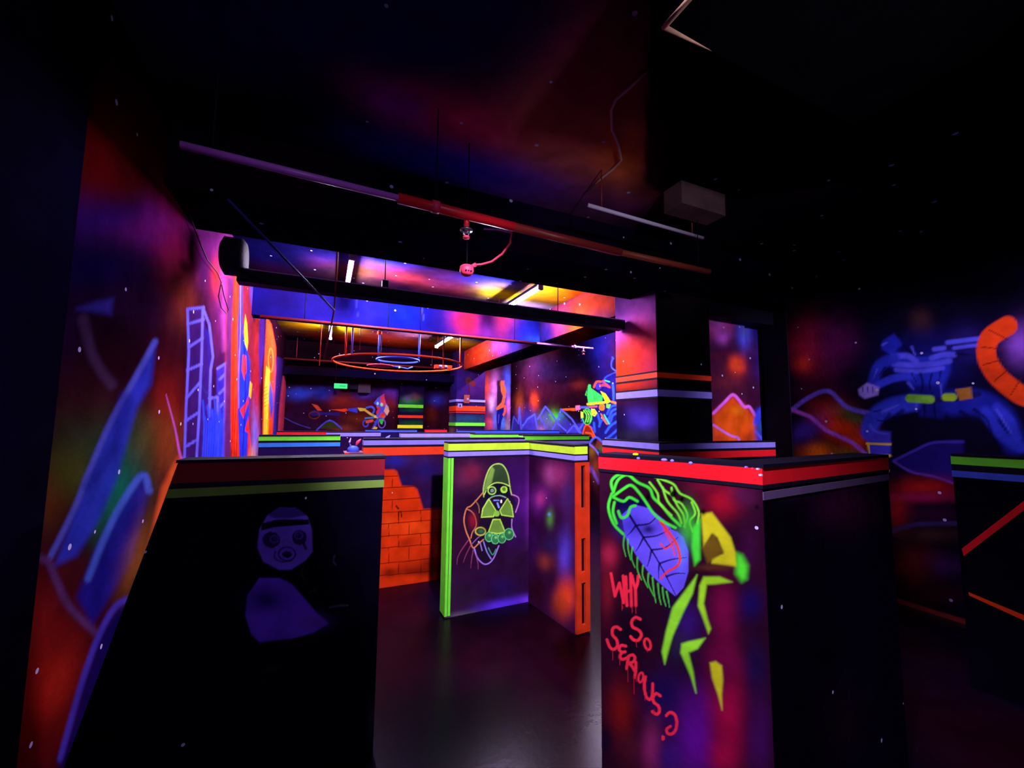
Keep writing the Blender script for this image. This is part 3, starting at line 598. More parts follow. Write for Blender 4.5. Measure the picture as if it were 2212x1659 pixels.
# beams
pbk = Painter(base=(9, 6, 22), neb=[((16, 10, 60), .6), ((50, 8, 30), .3)], seed=61)
def beam(name, lo, hi, p, step=.04, m='paint_ceiling'):
    x0, y0, z0 = lo; x1, y1, z1 = hi; mb = MB()
    X, Y, Z = lin(x1 - x0, step), lin(y1 - y0, step), lin(z1 - z0, step)
    mb.grid((x0, y0, z0), (x1, y0, z0), (x1, y0, z1), (x0, y0, z1), X, Z, p)
    mb.grid((x0, y1, z0), (x0, y0, z0), (x0, y0, z1), (x0, y1, z1), Y, Z, p)
    mb.grid((x0, y1, z0), (x1, y1, z0), (x1, y0, z0), (x0, y0, z0), X, Y, p)
    mb.grid((x1, y1, z0), (x0, y1, z0), (x0, y1, z1), (x1, y1, z1), X, Z, p)
    mb.grid((x1, y0, z0), (x1, y1, z0), (x1, y1, z1), (x1, y0, z1), Y, Z, p)
    return struct(mb.build(name, M[m]))
ZB = 2.58
beam('ceiling_beam_front', (XL + .001, 2.55, ZB), (XR - .001, 3.1, ZC - .001), pbk)
p3 = Painter(gain=.55, base=(30, 22, 130), neb=[((50, 36, 200), .5)], seed=71)
p3.blob(620, 640, 70, 50, (36, 20, 110), .8).blob(800, 660, 60, 40, (50, 44, 220), .9).blob(870, 680, 50, 40, (24, 44, 250), 1).blob(700, 650, 60, 40, (46, 34, 160), .8).blob(980, 660, 50, 40, (44, 30, 150), .9).blob(1015, 695, 36, 30, (235, 44, 70), 1).blob(1090, 690, 30, 40, (220, 50, 90), .95).blob(1050, 700, 20, 30, (130, 50, 200), .8).blob(1135, 715, 40, 36, (34, 40, 190), .95).blob(1160, 735, 26, 10, (50, 90, 255), .9)
p3.stroke([(772, 640), (770, 660), (775, 690)], 2, (90, 90, 220), .8).stroke([(920, 650), (912, 660), (915, 690)], 3, (90, 90, 220), .7)
beam('ceiling_beam_middle', (XL + .001, 5.2, 2.53), (2.75, 5.38, ZC - .001), p3, .02)
p4 = Painter(base=(22, 8, 20), neb=[((50, 14, 30), .6)], seed=72)
p4.blob(880, 765, 50, 12, (50, 20, 90), .8).blob(790, 800, 90, 10, (30, 16, 70), .6)
beam('ceiling_beam_rear', (XL + .001, 9.12, ypt(760, 786, 9.1).z), (2.75, YF - .001, ZC - .001), p4, .02)
p5 = Painter(gain=.5, base=(20, 10, 40), neb=[((70, 20, 60), .3)], seed=73)
p5.blob(1290, 655, 60, 40, (160, 50, 20), .7).blob(1210, 700, 24, 40, (200, 60, 130), .9).blob(1250, 705, 30, 40, (235, 90, 30), 1).blob(1300, 690, 30, 20, (120, 50, 80), .8).blob(1180, 720, 20, 30, (50, 40, 160), .8)
p5.blob(1040, 760, 60, 26, (250, 70, 30), 1, -25).blob(1010, 775, 40, 20, (230, 60, 30), .9).blob(1088, 748, 24, 20, (170, 80, 230), 1).blob(1110, 740, 14, 20, (70, 70, 250), 1)
beam('ceiling_beam_long', (2.751, 3.101, 2.53), (3.25, YF - .001, ZC - .002), p5, .02)
beam('duct_far_wall', (XL + .001, 8.95, ypt(760, 815, 8.95).z), (2.59, 9.08, ypt(760, 799, 8.95).z), pbk, .1)

# columns (parts: painted faces, coloured tape)
def bands(par, x0, x1, y0, y1, specs, e=.004):
    for z0, z1, mk, nm in specs:
        g = joingeo(boxgeo((x0 - e, y0 - e, z0), (x1 + e, y0 - .0005, z1)), boxgeo((x0 - e, y0 - .0005, z0), (x0 - .0005, y1, z1)))
        raw(nm, *g, M[mk], par)
pcol = Painter(base=(14, 8, 30), seed=81)
pcol.blob(1380, 690, 60, 50, (110, 50, 130), .9).blob(1340, 730, 40, 40, (160, 80, 210), .9).blob(1390, 745, 60, 50, (190, 50, 90), .9).blob(1350, 790, 60, 50, (250, 70, 24), 1).blob(1370, 770, 40, 40, (245, 60, 40), .9).blob(1410, 800, 30, 40, (190, 50, 90), .8).blob(1345, 830, 60, 10, (210, 60, 40), .8)
pcol.blob(1390, 905, 30, 26, (84, 60, 210), .9).blob(1375, 885, 26, 20, (60, 40, 150), .8).blob(1390, 940, 60, 16, (50, 44, 70), .8).blob(1370, 870, 70, 20, (50, 20, 60), .7)
x0, x1, y0, y1 = 2.62, 3.27, 2.77, 3.33
cl = empty('column', ((x0 + x1) / 2, (y0 + y1) / 2, 0)); cl['kind'] = 'structure'
def part(mb, name, m, par):
    o = mb.build(name, m, par)
    o.matrix_parent_inverse = Matrix.Translation(-par.location)
    return o
def fixpar(par):
    for o in list(COL.objects):
        if o.parent == par: o.matrix_parent_inverse = par.matrix_basis.inverted()
mb = MB()
mb.grid((x0, y1, 0), (x0, y0, 0), (x0, y0, ZC), (x0, y1, ZC), lin(.56, .02), lin(ZC, .02), pcol)
pcf = Painter(base=(7, 5, 12), neb=[((20, 12, 30), .4)], seed=5)  # front face's shade, away from the lamps, is painted in as near-black
pcf.blob(1475, 600, 60, 90, (46, 34, 44), .8).blob(1500, 560, 40, 60, (60, 44, 56), .6)
mb.grid((x0, y0, 0), (x1, y0, 0), (x1, y0, ZC), (x0, y0, ZC), lin(.65, .03), lin(ZC, .03), pcf)
mb.box((x0, y0, 0), (x1, y1, ZC - .003), toL((12, 8, 26)), skip='-x-y')
mb.build('column_shaft', M['paint'], cl)
bands(cl, x0, x1, y0, y1, [(1.80, 1.845, 'orange', 'orange_tape'), (1.845, 1.86, 'black', 'black_tape'), (1.785, 1.80, 'black', 'black_tape'), (1.635, 1.695, 'violet', 'violet_tape'), (1.695, 1.71, 'black', 'black_tape'), (1.62, 1.635, 'black', 'black_tape')])
fixpar(cl)
# far column
x0, x1, y0, y1 = 2.60, 3.25, 8.75, 9.3
cf = empty('column', ((x0 + x1) / 2, (y0 + y1) / 2, 0)); cf['kind'] = 'structure'
pfc = Painter(base=(40, 18, 70), seed=83)
pfc.blob(990, 830, 24, 30, (40, 24, 120), .9).blob(1020, 840, 24, 30, (60, 20, 90), .8).stroke([(1012, 826), (1014, 850)], 3, (60, 20, 20), .9).ell(1022, 829, 6, 6, (90, 24, 20), None, .9).ell(1012, 822, 7, 8, (80, 40, 16), None, .8)
pfc.blob(1010, 905, 40, 9, (30, 70, 110), .9).blob(970, 905, 8, 14, (110, 90, 140), .7).blob(1010, 914, 40, 4, (20, 110, 60), .8).blob(975, 930, 8, 8, (140, 90, 80), .8)
mb = MB()
mb.grid((x0, y0, 0), (x1, y0, 0), (x1, y0, ZC), (x0, y0, ZC), lin(.65, .012), lin(ZC, .012), pfc)
mb.grid((x0, y1, 0), (x0, y0, 0), (x0, y0, ZC), (x0, y1, ZC), lin(.55, .03), lin(ZC, .03), pfc)
mb.box((x0, y0, 0), (x1, y1, ZC - .003), toL((12, 8, 26)), skip='-x-y')
mb.build('column_shaft', M['paint'], cf)
zz = lambda v: ypt(1005, v, y0).z
bands(cf, x0, x1, y0, y1, [(zz(868), zz(863), 'violet', 'violet_tape'), (zz(888), zz(877), 'orange', 'orange_tape'), (zz(920), zz(913), 'green', 'green_tape'), (zz(892), zz(890), 'red', 'red_tape')], .012)
fixpar(cf)

# ================================================================== BARRIERS
def barrier(label, pts, th, painters, stripes, name='barrier_wall', group=None, top_m='black', zt=TOP, step=.006, side=1, endcol=(14, 8, 30), closed_end=True):
    """a low painted wall along plan points; faces on the camera side, thickness th behind; stripes = [(z0, z1, material, part name)] run along the front"""
    P = [Vector((p[0], p[1], 0)) for p in pts]
    par = empty(name, (P[0].x, P[0].y, 0))
    tag(par, label, 'barrier', group)
    n = len(P) - 1
    D = [(P[i + 1] - P[i]).normalized() for i in range(n)]
    Nn = [Vector((-d.y, d.x, 0)) * side for d in D]      # pointing away from the camera side
    # offset (back) polyline with mitres
    B = [P[0] + Nn[0] * th]
    for i in range(1, n):
        m_ = (Nn[i - 1] + Nn[i]); m_ *= th / (1 + Nn[i - 1].dot(Nn[i])); B.append(P[i] + m_)
    B.append(P[n] + Nn[n - 1] * th)
    mb = MB()
    z = lambda p, h: (p.x, p.y, h)
    ec = toL(endcol)
    for i in range(n):
        L = (P[i + 1] - P[i]).length
        mb.grid(z(P[i], 0), z(P[i + 1], 0), z(P[i + 1], zt), z(P[i], zt), lin(L, step), lin(zt, step), painters[i] if isinstance(painters, list) else painters)
        mb.quad(z(B[i + 1], 0), z(B[i], 0), z(B[i], zt), z(B[i + 1], zt), ec)
        mb.quad(z(P[i], zt), z(P[i + 1], zt), z(B[i + 1], zt), z(B[i], zt), ec)
    mb.quad(z(B[0], 0), z(P[0], 0), z(P[0], zt), z(B[0], zt), ec)
    mb.quad(z(P[n], 0), z(B[n], 0), z(B[n], zt), z(P[n], zt), ec)
    mb.build('panel', M['paint_panel'], par)
    for k, (z0, z1, mk, nm) in enumerate(stripes):
        e = .003
        O = [P[0] - Nn[0] * e]
        for i in range(1, n):
            m_ = (Nn[i - 1] + Nn[i]); m_ *= e / (1 + Nn[i - 1].dot(Nn[i])); O.append(P[i] - m_)
        O.append(P[n] - Nn[n - 1] * e)
        O[0] = O[0] - D[0] * e; O[-1] = O[-1] + D[-1] * e
        vs = []; fs = []
        ring = [B[0] - D[0] * e] + O + [B[n] + D[-1] * e]          # wraps round both ends
        inner = [B[0] + D[0] * .001] + [p + Nn[min(i, n - 1)] * .001 for i, p in enumerate(P)] + [B[n] - D[-1] * .001]
        for a in ring: vs += [z(a, z0), z(a, z1)]
        m = len(ring); 
        for a in inner: vs += [z(a, z0), z(a, z1)]
        for i in range(m - 1):
            a, b = 2 * i, 2 * i + 2
            fs.append((a, b, b + 1, a + 1)); fs.append((a + 1, b + 1, 2 * m + b + 1, 2 * m + a + 1)); fs.append((a, 2 * m + a, 2 * m + b, b))
        raw(nm, vs, fs, M[mk], par)
    # top board
    e = .006; vs = []; fs = []
    for i in range(n + 1):
        k = min(i, n - 1)
        a = P[i] - Nn[k] * e; b = B[i] + Nn[k] * e
        vs += [z(a, zt), z(b, zt), z(b, zt + .012), z(a, zt + .012)]
    for i in range(n):
        a, b = 4 * i, 4 * i + 4
        fs += [(a, b, b + 1, a + 1)[::-1], (a + 3, b + 3, b + 2, a + 2)[::-1], (a, b, b + 3, a + 3), (a + 1, a + 2, b + 2, b + 1)]
    fs += [(0, 1, 2, 3)[::-1], (4 * n, 4 * n + 1, 4 * n + 2, 4 * n + 3)]
    raw('top_board', vs, fs, M[top_m], par)
    fixpar(par)
    return par, P, D, Nn, B

# near left barrier with a raked end against the wall
pnl = Painter(base=(7, 5, 22), neb=[((10, 8, 40), .5)], seed=91)  # dark panel and art carry the shade of this side in their colour
pnl.zoom(300, 940, 2.307)
fc = (112, 74, 225)
pnl.poly([(590, 560), (600, 470), (640, 400), (700, 362), (780, 362), (840, 405), (862, 470), (866, 580), (830, 625), (760, 670), (700, 672), (620, 630)], fc, 1, 1.5)
pnl.poly([(612, 440), (690, 420), (845, 420), (850, 445), (760, 452), (680, 458), (610, 476)], (16, 10, 40), 1, 1)
pnl.poly([(640, 400), (700, 362), (780, 362), (836, 400), (760, 412), (680, 414)], (46, 30, 110), .8, 2)
pnl.ell(660, 522, 44, 40, (30, 16, 72), None, .95).ell(800, 510, 36, 38, (30, 16, 72), None, .95).stroke([(820, 540), (832, 565)], 14, (30, 16, 72), .9)
pnl.ell(675, 518, 20, 18, (92, 62, 175), 6).ell(796, 500, 20, 18, (92, 62, 175), 6).ell(680, 515, 8, 8, (60, 40, 130)).ell(790, 497, 8, 8, (60, 40, 130))
pnl.ell(738, 592, 42, 34, (44, 26, 104), 7).ell(738, 594, 26, 16, (26, 16, 70)).stroke([(680, 580), (676, 610), (710, 630), (760, 628)], 7, (40, 24, 96), .9).stroke([(700, 540), (735, 520), (765, 545)], 6, (94, 64, 170), .7)
pnl.poly([(600, 712), (700, 712), (760, 740), (830, 820), (880, 880), (945, 938), (870, 985), (760, 1015), (600, 1032), (560, 990), (530, 900), (540, 800)], (100, 52, 215), 1, 1.5)
pnl.blob(640, 820, 90, 60, (36, 20, 100), .9).blob(870, 930, 80, 40, (96, 50, 160), .7)
pnl.stroke([(950, 858), (1000, 850), (1040, 848)], 9, (60, 56, 84), .8).stroke([(820, 640), (812, 680), (825, 720)], 12, (34, 44, 44), .7).stroke([(850, 782), (880, 772)], 8, (40, 46, 60), .7).stroke([(975, 600), (970, 630), (985, 648)], 6, (60, 50, 90), .7)
pnl.blob(1165, 1420, 24, 110, (52, 50, 60), .8).blob(660, 1165, 50, 14, (26, 28, 30), .8, -20).blob(740, 1025, 90, 12, (50, 10, 20), .7)
Yn = 1.94
XA = ypt(385, 1000, Yn).x; XB = ypt(830, 988, Yn).x
lb = empty('barrier_wall', (XA, Yn, 0)); tag(lb, 'dark low barrier wall at left with a round mask-like animal face and dull red top tape', 'barrier')
mb = MB(); xw = XL + .012
mb.grid((xw, Yn, 0), (XB, Yn, 0), (XB, Yn, TOP), (XA, Yn, TOP), lin(XB - xw, .004), lin(TOP, .004), pnl)
kk = toL((8, 5, 20))
mb.quad((XB, Yn + .12, 0), (xw, Yn + .12, 0), (XA, Yn + .12, TOP), (XB, Yn + .12, TOP), kk)
mb.quad((XB, Yn, 0), (XB, Yn + .12, 0), (XB, Yn + .12, TOP), (XB, Yn, TOP), kk)
mb.quad((xw, Yn + .12, 0), (xw, Yn, 0), (XA, Yn, TOP), (XA, Yn + .12, TOP), kk)
mb.quad((XA, Yn, TOP), (XB, Yn, TOP), (XB, Yn + .12, TOP), (XA, Yn + .12, TOP), kk)
mb.build('panel', M['paint_panel'], lb)
def xe(z): return XA + (xw - XA) * (TOP - z) / TOP
def tape_left(z0, z1, mk, nm):
    v = []
    for y in (Yn - .003, Yn + .001):
        v += [(xe(z0), y, z0), (XB + .003, y, z0), (XB + .003, y, z1), (xe(z1), y, z1)]
    f = [(0, 1, 2, 3), (4, 7, 6, 5), (0, 4, 5, 1), (3, 2, 6, 7), (1, 5, 6, 2), (0, 3, 7, 4)]
    raw(nm, v, f, M[mk], lb)
zL = lambda v: ypt(830, v, Yn).z
tape_left(zL(1026), TOP, 'dimred', 'red_tape'); tape_left(zL(1052), zL(1036), 'olive', 'green_tape'); tape_left(zL(1036), zL(1026), 'black', 'black_tape')
raw('top_board', *boxgeo((XA - .005, Yn - .008, TOP), (XB + .008, Yn + .128, TOP + .01)), M['black'], lb)
fixpar(lb)

# centre barrier: gas-mask figure holding a trefoil
A0, C0, D0, E0 = zpt(960, 1336, 0), zpt(1141, 1300, 0), zpt(1243, 1372, 0), zpt(1270, 1379, 0)
pcl = Painter(gain=1.35, base=(40, 14, 44), seed=101); pcl.zoom(740, 900, 3.318)
pcl.blob(900, 420, 110, 90, (84, 30, 60), .9).blob(930, 400, 60, 60, (110, 24, 50), .7).blob(1250, 420, 110, 160, (44, 12, 70), .9).blob(1290, 640, 100, 160, (74, 20, 110), .9).blob(1220, 800, 100, 160, (50, 14, 84), .8).blob(870, 900, 120, 160, (44, 10, 34), .7).blob(1060, 1180, 180, 120, (40, 10, 50), .8).blob(1150, 1220, 120, 90, (30, 14, 70), .8).blob(860, 1290, 130, 90, (36, 22, 44), .7)
pcl.blob(1330, 640, 24, 260, (104, 34, 130), .6).blob(1150, 1350, 170, 40, (84, 44, 210), .95, -12).blob(860, 1420, 120, 24, (90, 80, 96), .8, -8).blob(1320, 1320, 60, 34, (110, 50, 220), .9)
pcl.poly([(1000, 550), (960, 600), (890, 660), (875, 760), (900, 860), (935, 940), (1010, 1050), (1050, 1050), (1110, 920), (1230, 850), (1215, 700), (1250, 620), (1210, 560)], (26, 14, 34), .8, 2)
pcl.poly([(1010, 560), (1012, 500), (1035, 420), (1065, 360), (1110, 338), (1150, 350), (1185, 410), (1200, 500), (1160, 480), (1090, 470), (1040, 510)], (44, 66, 34), .95, 1)
pcl.poly([(1010, 540), (1035, 430), (1070, 355), (1090, 380), (1070, 470), (1040, 505)], (110, 150, 60), .9, 2)
pcl.stroke([(1012, 575), (1010, 510), (1032, 420), (1065, 358), (1110, 338), (1152, 352), (1185, 415), (1200, 510), (1212, 560)], 9, (150, 190, 80), .95)
pcl.stroke([(1015, 560), (1045, 505), (1095, 475), (1150, 478), (1200, 500)], 8, (170, 215, 90), .95)
pcl.poly([(1030, 520), (1095, 482), (1150, 482), (1196, 505), (1200, 570), (1130, 580), (1030, 590)], (16, 16, 30), .95, 1)
pcl.ell(1070, 530, 28, 27, (140, 200, 80), 9).ell(1072, 530, 14, 14, (110, 130, 110)).ell(1157, 523, 26, 26, (150, 210, 60)).ell(1157, 520, 13, 13, (80, 120, 40))
pcl.stroke([(1015, 650), (1040, 600), (1080, 572), (1130, 566), (1170, 580)], 8, (130, 170, 140), .9)
G1, G2 = (96, 140, 50), (165, 215, 70)
for pp in ([(1048, 590), (1098, 672), (1082, 716), (995, 722), (1005, 660)], [(1182, 588), (1212, 640), (1224, 718), (1140, 705), (1128, 672)], [(1078, 738), (1128, 736), (1165, 828), (1110, 838), (1046, 828)]):
    pcl.poly(pp, G1, 1, 1); pcl.stroke(pp, 8, G2, 1, cl=True, smooth=False)
pcl.ell(1104, 695, 22, 22, (120, 180, 60)).stroke([(1085, 600), (1120, 600)], 10, (110, 130, 220), .9).stroke([(1110, 620), (1120, 650)], 12, (130, 160, 240), .9).ell(1137, 608, 8, 12, (220, 255, 200))
pcl.stroke([(1003, 548), (960, 598), (920, 640), (888, 660), (870, 740), (885, 820), (910, 880), (935, 940), (975, 910), (1010, 880)], 9, (200, 120, 70), .95)
pcl.stroke([(888, 662), (925, 680), (950, 720), (958, 780), (930, 830), (920, 870)], 8, (190, 110, 80), .95).blob(935, 740, 30, 50, (140, 24, 40), .9).stroke([(950, 600), (975, 640), (980, 690)], 7, (150, 100, 60), .8)
pcl.stroke([(1212, 558), (1258, 578), (1262, 620), (1240, 685)], 8, (190, 120, 170), .95).stroke([(1214, 735), (1214, 800), (1240, 862)], 8, (170, 120, 200), .95)
pcl.stroke([(930, 910), (980, 860), (1040, 840)], 6, (140, 100, 160), .8).ell(988, 822, 36, 28, (190, 180, 60), 9).blob(995, 820, 26, 20, (50, 110, 60), .9)
for x, y, r in ((1050, 862, 28), (1095, 878, 28), (1142, 872, 28), (1192, 842, 34)):
    pcl.ell(x, y, r, r + 6, (40, 110, 60)).ell(x, y, r, r + 6, (90, 190, 110), 6)
    pcl.blob(x + 4, y - 12, 12, 12, (130, 220, 110), .8)
pcl.stroke([(945, 945), (965, 1010), (1010, 1055), (1050, 1050), (1085, 1010), (1120, 925)], 9, (150, 120, 210), .95).stroke([(1010, 895), (1035, 970), (1065, 1020)], 8, (130, 130, 220), .95).stroke([(985, 900), (1000, 960)], 7, (150, 130, 200), .9).stroke([(1045, 940), (1075, 990), (1100, 950)], 7, (60, 160, 110), .9)
for pts in ([(905, 880), (850, 960), (825, 1010), (820, 1060)], [(925, 910), (885, 990), (865, 1045)], [(938, 950), (925, 1020), (918, 1085)], [(955, 990), (970, 1050), (972, 1095)]):
    pcl.stroke(pts, 8, (140, 60, 100), .7, .6, w2=4)
pcr = Painter(gain=1.4, base=(50, 12, 50), seed=103); pcr.zoom(740, 900, 3.318)
pcr.blob(1400, 600, 90, 120, (110, 30, 130), .9).blob(1420, 590, 34, 50, (200, 60, 150), .9).blob(1540, 420, 90, 90, (130, 40, 90), .9).blob(1480, 420, 40, 70, (140, 60, 120), .7).blob(1360, 900, 60, 200, (60, 14, 84), .8).blob(1485, 730, 26, 60, (90, 150, 60), .9).blob(1480, 700, 12, 14, (110, 170, 230), .9).blob(1590, 980, 46, 150, (84, 60, 190), .9).blob(1610, 560, 50, 120, (60, 30, 90), .8)
pcr.blob(1450, 1040, 60, 70, (160, 60, 50), .85).blob(1600, 1280, 60, 110, (220, 60, 30), 1).blob(1560, 1340, 60, 90, (180, 60, 30), .9).blob(1400, 1250, 70, 120, (50, 10, 24), .9).blob(1480, 920, 60, 90, (50, 30, 90), .8)
cb, CP, CD, CN, CB = barrier('angled barrier wall at centre with a gas-mask figure holding a green radiation trefoil', [A0, C0, D0], .11, [pcl, pcr],
    [(TOP - .052, TOP, 'lime', 'lime_tape'), (TOP - .062, TOP - .052, 'black', 'black_tape'), (TOP - .094, TOP - .062, 'violet', 'violet_tape'), (TOP - .106, TOP - .094, 'black', 'black_tape')], step=.004)
# green tape down the left end, orange slotted post at the right end
dn = -CN[0]; base = (CP[0].x, CP[0].y)
for k, (a, b) in enumerate(((-.004, .017), (.021, .040))):
    p0 = CP[0] + CD[0] * a
    o = obox('green_edge_tape', (p0.x, p0.y), CD[0], CN[0], 0.012, TOP - .106, -.004, .0, M['green'], cb, b - a)
o = obox('green_side_tape', (CP[0].x - CD[0].x * .004, CP[0].y - CD[0].y * .004), CD[0], CN[0], 0.012, TOP - .106, -.004, .11, M['green'], cb, .004)
dE = CD[1]; nE = CN[1]; p0 = CP[2]
g = []
def slot_post():
    # vertical post with three long slots: side rails and bridges, 0.11 wide across the wall's thickness
    gs = []
    z1 = TOP - .108
    lo, hi = 0.01, z1
    def bx(t0, t1, za, zb, e0=0.0, e1=.02):
        P = [p0 + nE * t0 + dE * e0, p0 + nE * t0 + dE * e1, p0 + nE * t1 + dE * e1, p0 + nE * t1 + dE * e0]
        v = [(a.x, a.y, za) for a in P] + [(a.x, a.y, zb) for a in P]
        return v, [(0,3,2,1),(4,5,6,7),(0,1,5,4),(1,2,6,5),(2,3,7,6),(3,0,4,7)]
    gs.append(bx(-.002, .038, lo, hi)); gs.append(bx(.074, .112, lo, hi))
    for za, zb in ((lo, .06), (.33, .40), (.62, .82), (hi - .02, hi)): gs.append(bx(.038, .074, za, zb))
    return joingeo(*gs)
raw('slotted_post', *slot_post(), M['rust'], cb)
fixpar(cb)

# right front barrier with the lettering
pj = Painter(base=(44, 10, 34), seed=111); pj.zoom(1260, 940, 2.308)
pj.blob(700, 320, 90, 90, (170, 16, 40), .95).blob(620, 250, 110, 50, (110, 12, 40), .9).blob(130, 600, 40, 60, (190, 40, 80), .95).blob(120, 780, 40, 170, (130, 24, 40), .8).blob(240, 1000, 120, 160, (16, 6, 26), .9).blob(430, 780, 60, 160, (24, 8, 34), .8).blob(800, 300, 80, 60, (80, 24, 70), .8).blob(830, 840, 70, 90, (24, 12, 84), .95).blob(830, 560, 60, 120, (60, 14, 60), .8)
pj.blob(700, 880, 70, 200, (110, 10, 60), .95).blob(520, 930, 70, 90, (52, 20, 110), .95).blob(470, 1060, 60, 80, (40, 36, 70), .8).blob(400, 1300, 110, 150, (24, 12, 74), .95).blob(190, 1370, 70, 150, (120, 20, 20), .95).blob(230, 1580, 50, 90, (80, 24, 40), .8).blob(110, 1520, 40, 80, (20, 8, 40), .8)
pj.blob(340, 1560, 50, 130, (140, 40, 100), .9).blob(440, 1600, 60, 90, (60, 24, 120), .9).blob(560, 1500, 90, 190, (100, 16, 150), 1).blob(720, 1400, 80, 230, (150, 10, 60), 1).blob(700, 1600, 60, 80, (150, 10, 60), .9).blob(880, 1500, 60, 190, (60, 12, 80), .9).blob(860, 1150, 60, 140, (24, 12, 60), .9).blob(700, 1150, 70, 110, (96, 8, 56), .9)
# violet leaf with dark veins, one red vein
leaf = [(190, 400), (250, 345), (330, 365), (400, 420), (440, 470), (470, 482), (500, 510), (524, 580), (524, 680), (500, 760), (460, 804), (400, 755), (330, 690), (270, 610), (210, 510)]
pj.poly([(160, 330), (210, 310), (300, 320), (360, 380), (250, 420), (200, 430)], (14, 8, 60), .95, 1)
pj.poly(leaf, (104, 84, 240), 1, 1.2); pj.blob(240, 450, 60, 60, (60, 50, 190), .8).blob(420, 560, 60, 60, (120, 100, 250), .8).blob(490, 600, 22, 80, (90, 120, 250), .9)
DV = (18, 8, 70)
pj.stroke([(225, 390), (300, 510), (380, 640), (462, 800)], 13, DV, .95, .3, w2=4)
for a, b, c in (((262, 450), (330, 440), (370, 400)), ((300, 510), (370, 500), (430, 470)), ((340, 572), (410, 560), (470, 510)), ((380, 640), (440, 620), (515, 610)), ((415, 705), (460, 690), (510, 690)), ((262, 450), (240, 480), (218, 500)), ((300, 510), (280, 550), (262, 580)), ((340, 572), (330, 620), (318, 655)), ((380, 640), (375, 680), (378, 720))):
    pj.stroke([a, b, c], 11, DV, .9, .35, w2=3)
pj.blob(325, 470, 34, 26, DV, .9)
pj.stroke([(385, 430), (430, 490), (465, 545), (482, 610), (470, 650), (420, 680), (385, 715)], 15, (240, 56, 40), 1, .35, w2=9).stroke([(385, 540), (410, 565), (445, 540)], 8, (240, 60, 44), .95, .4).stroke([(400, 470), (440, 540), (455, 600)], 8, (240, 60, 44), .9, .4)
GG, GH = (70, 240, 60), (130, 245, 60)
for pts in ([(150, 285), (172, 225), (220, 198), (270, 235), (330, 265), (350, 312), (392, 352), (432, 402), (484, 452)], [(150, 305), (200, 268), (240, 250), (282, 292), (312, 334), (352, 392), (402, 432), (460, 462)], [(142, 292), (125, 360), (150, 440), (198, 492)], [(155, 335), (148, 385), (166, 440)], [(150, 285), (140, 230), (180, 195), (240, 190)], [(175, 380), (190, 412), (220, 400), (235, 360), (260, 352)], [(150, 310), (200, 330), (230, 310), (270, 330)]):
    pj.stroke(pts, 13, GG, .98, .55)
for pts in ([(325, 195), (390, 220), (450, 245), (482, 290), (540, 320), (575, 380), (568, 440)], [(370, 222), (402, 272), (442, 302), (470, 352), (500, 400), (508, 460)], [(440, 262), (452, 322), (490, 342), (520, 402), (502, 455)], [(540, 335), (558, 390), (530, 430), (545, 480)], [(330, 235), (370, 290), (380, 340), (440, 400)], [(395, 260), (420, 330), (470, 390), (490, 440)]):
    pj.stroke(pts, 10, GH, .95, .6)
pj.blob(520, 450, 40, 90, (60, 200, 60), .8).poly([(545, 460), (582, 420), (582, 620), (555, 650), (540, 560)], (70, 235, 60), .95, 5)
for pts in ([(205, 500), (200, 550), (212, 605)], [(222, 520), (224, 570), (236, 622)], [(245, 560), (240, 610), (258, 660)], [(270, 610), (270, 670), (290, 722)], [(298, 650), (296, 700), (322, 760)], [(325, 690), (324, 740), (350, 800)], [(345, 710), (352, 780), (362, 835)], [(372, 740), (378, 800), (388, 845)], [(395, 760), (400, 810), (412, 852)], [(415, 780), (424, 820), (430, 858)]):
    pj.stroke(pts, 9, (70, 200, 70), .9, .6, w2=5)
YY = (205, 205, 30)
pj.poly([(588, 392), (640, 385), (690, 450), (735, 510), (760, 590), (765, 655), (640, 640), (640, 615), (700, 590), (670, 510), (640, 490), (600, 560)], YY, .95, 4).poly([(590, 560), (650, 490), (700, 580), (620, 640)], (110, 84, 20), .9, 5).blob(650, 660, 90, 16, (96, 50, 26), .8).poly([(765, 590), (790, 600), (818, 650), (812, 715), (790, 728), (762, 690)], (80, 235, 50), 1, 9)
pj.poly([(567, 697), (520, 760), (445, 860), (412, 980), (392, 1080), (406, 1142), (446, 1000), (500, 880), (545, 790)], (150, 245, 50), 1, 4)
pj.poly([(600, 706), (680, 706), (742, 732), (660, 742), (615, 745), (600, 840), (620, 920), (636, 965), (624, 990), (592, 900), (572, 850), (580, 750)], (160, 230, 40), 1, 4)
pj.poly([(485, 1085), (490, 1040), (520, 1030), (608, 1012), (570, 1065), (525, 1085), (548, 1180), (562, 1285), (535, 1200)], (150, 240, 50), 1, 4)
pj.poly([(632, 1135), (660, 1128), (690, 1150), (696, 1220), (690, 1290), (692, 1370), (670, 1290), (642, 1210)], (205, 205, 30), .95, 4)
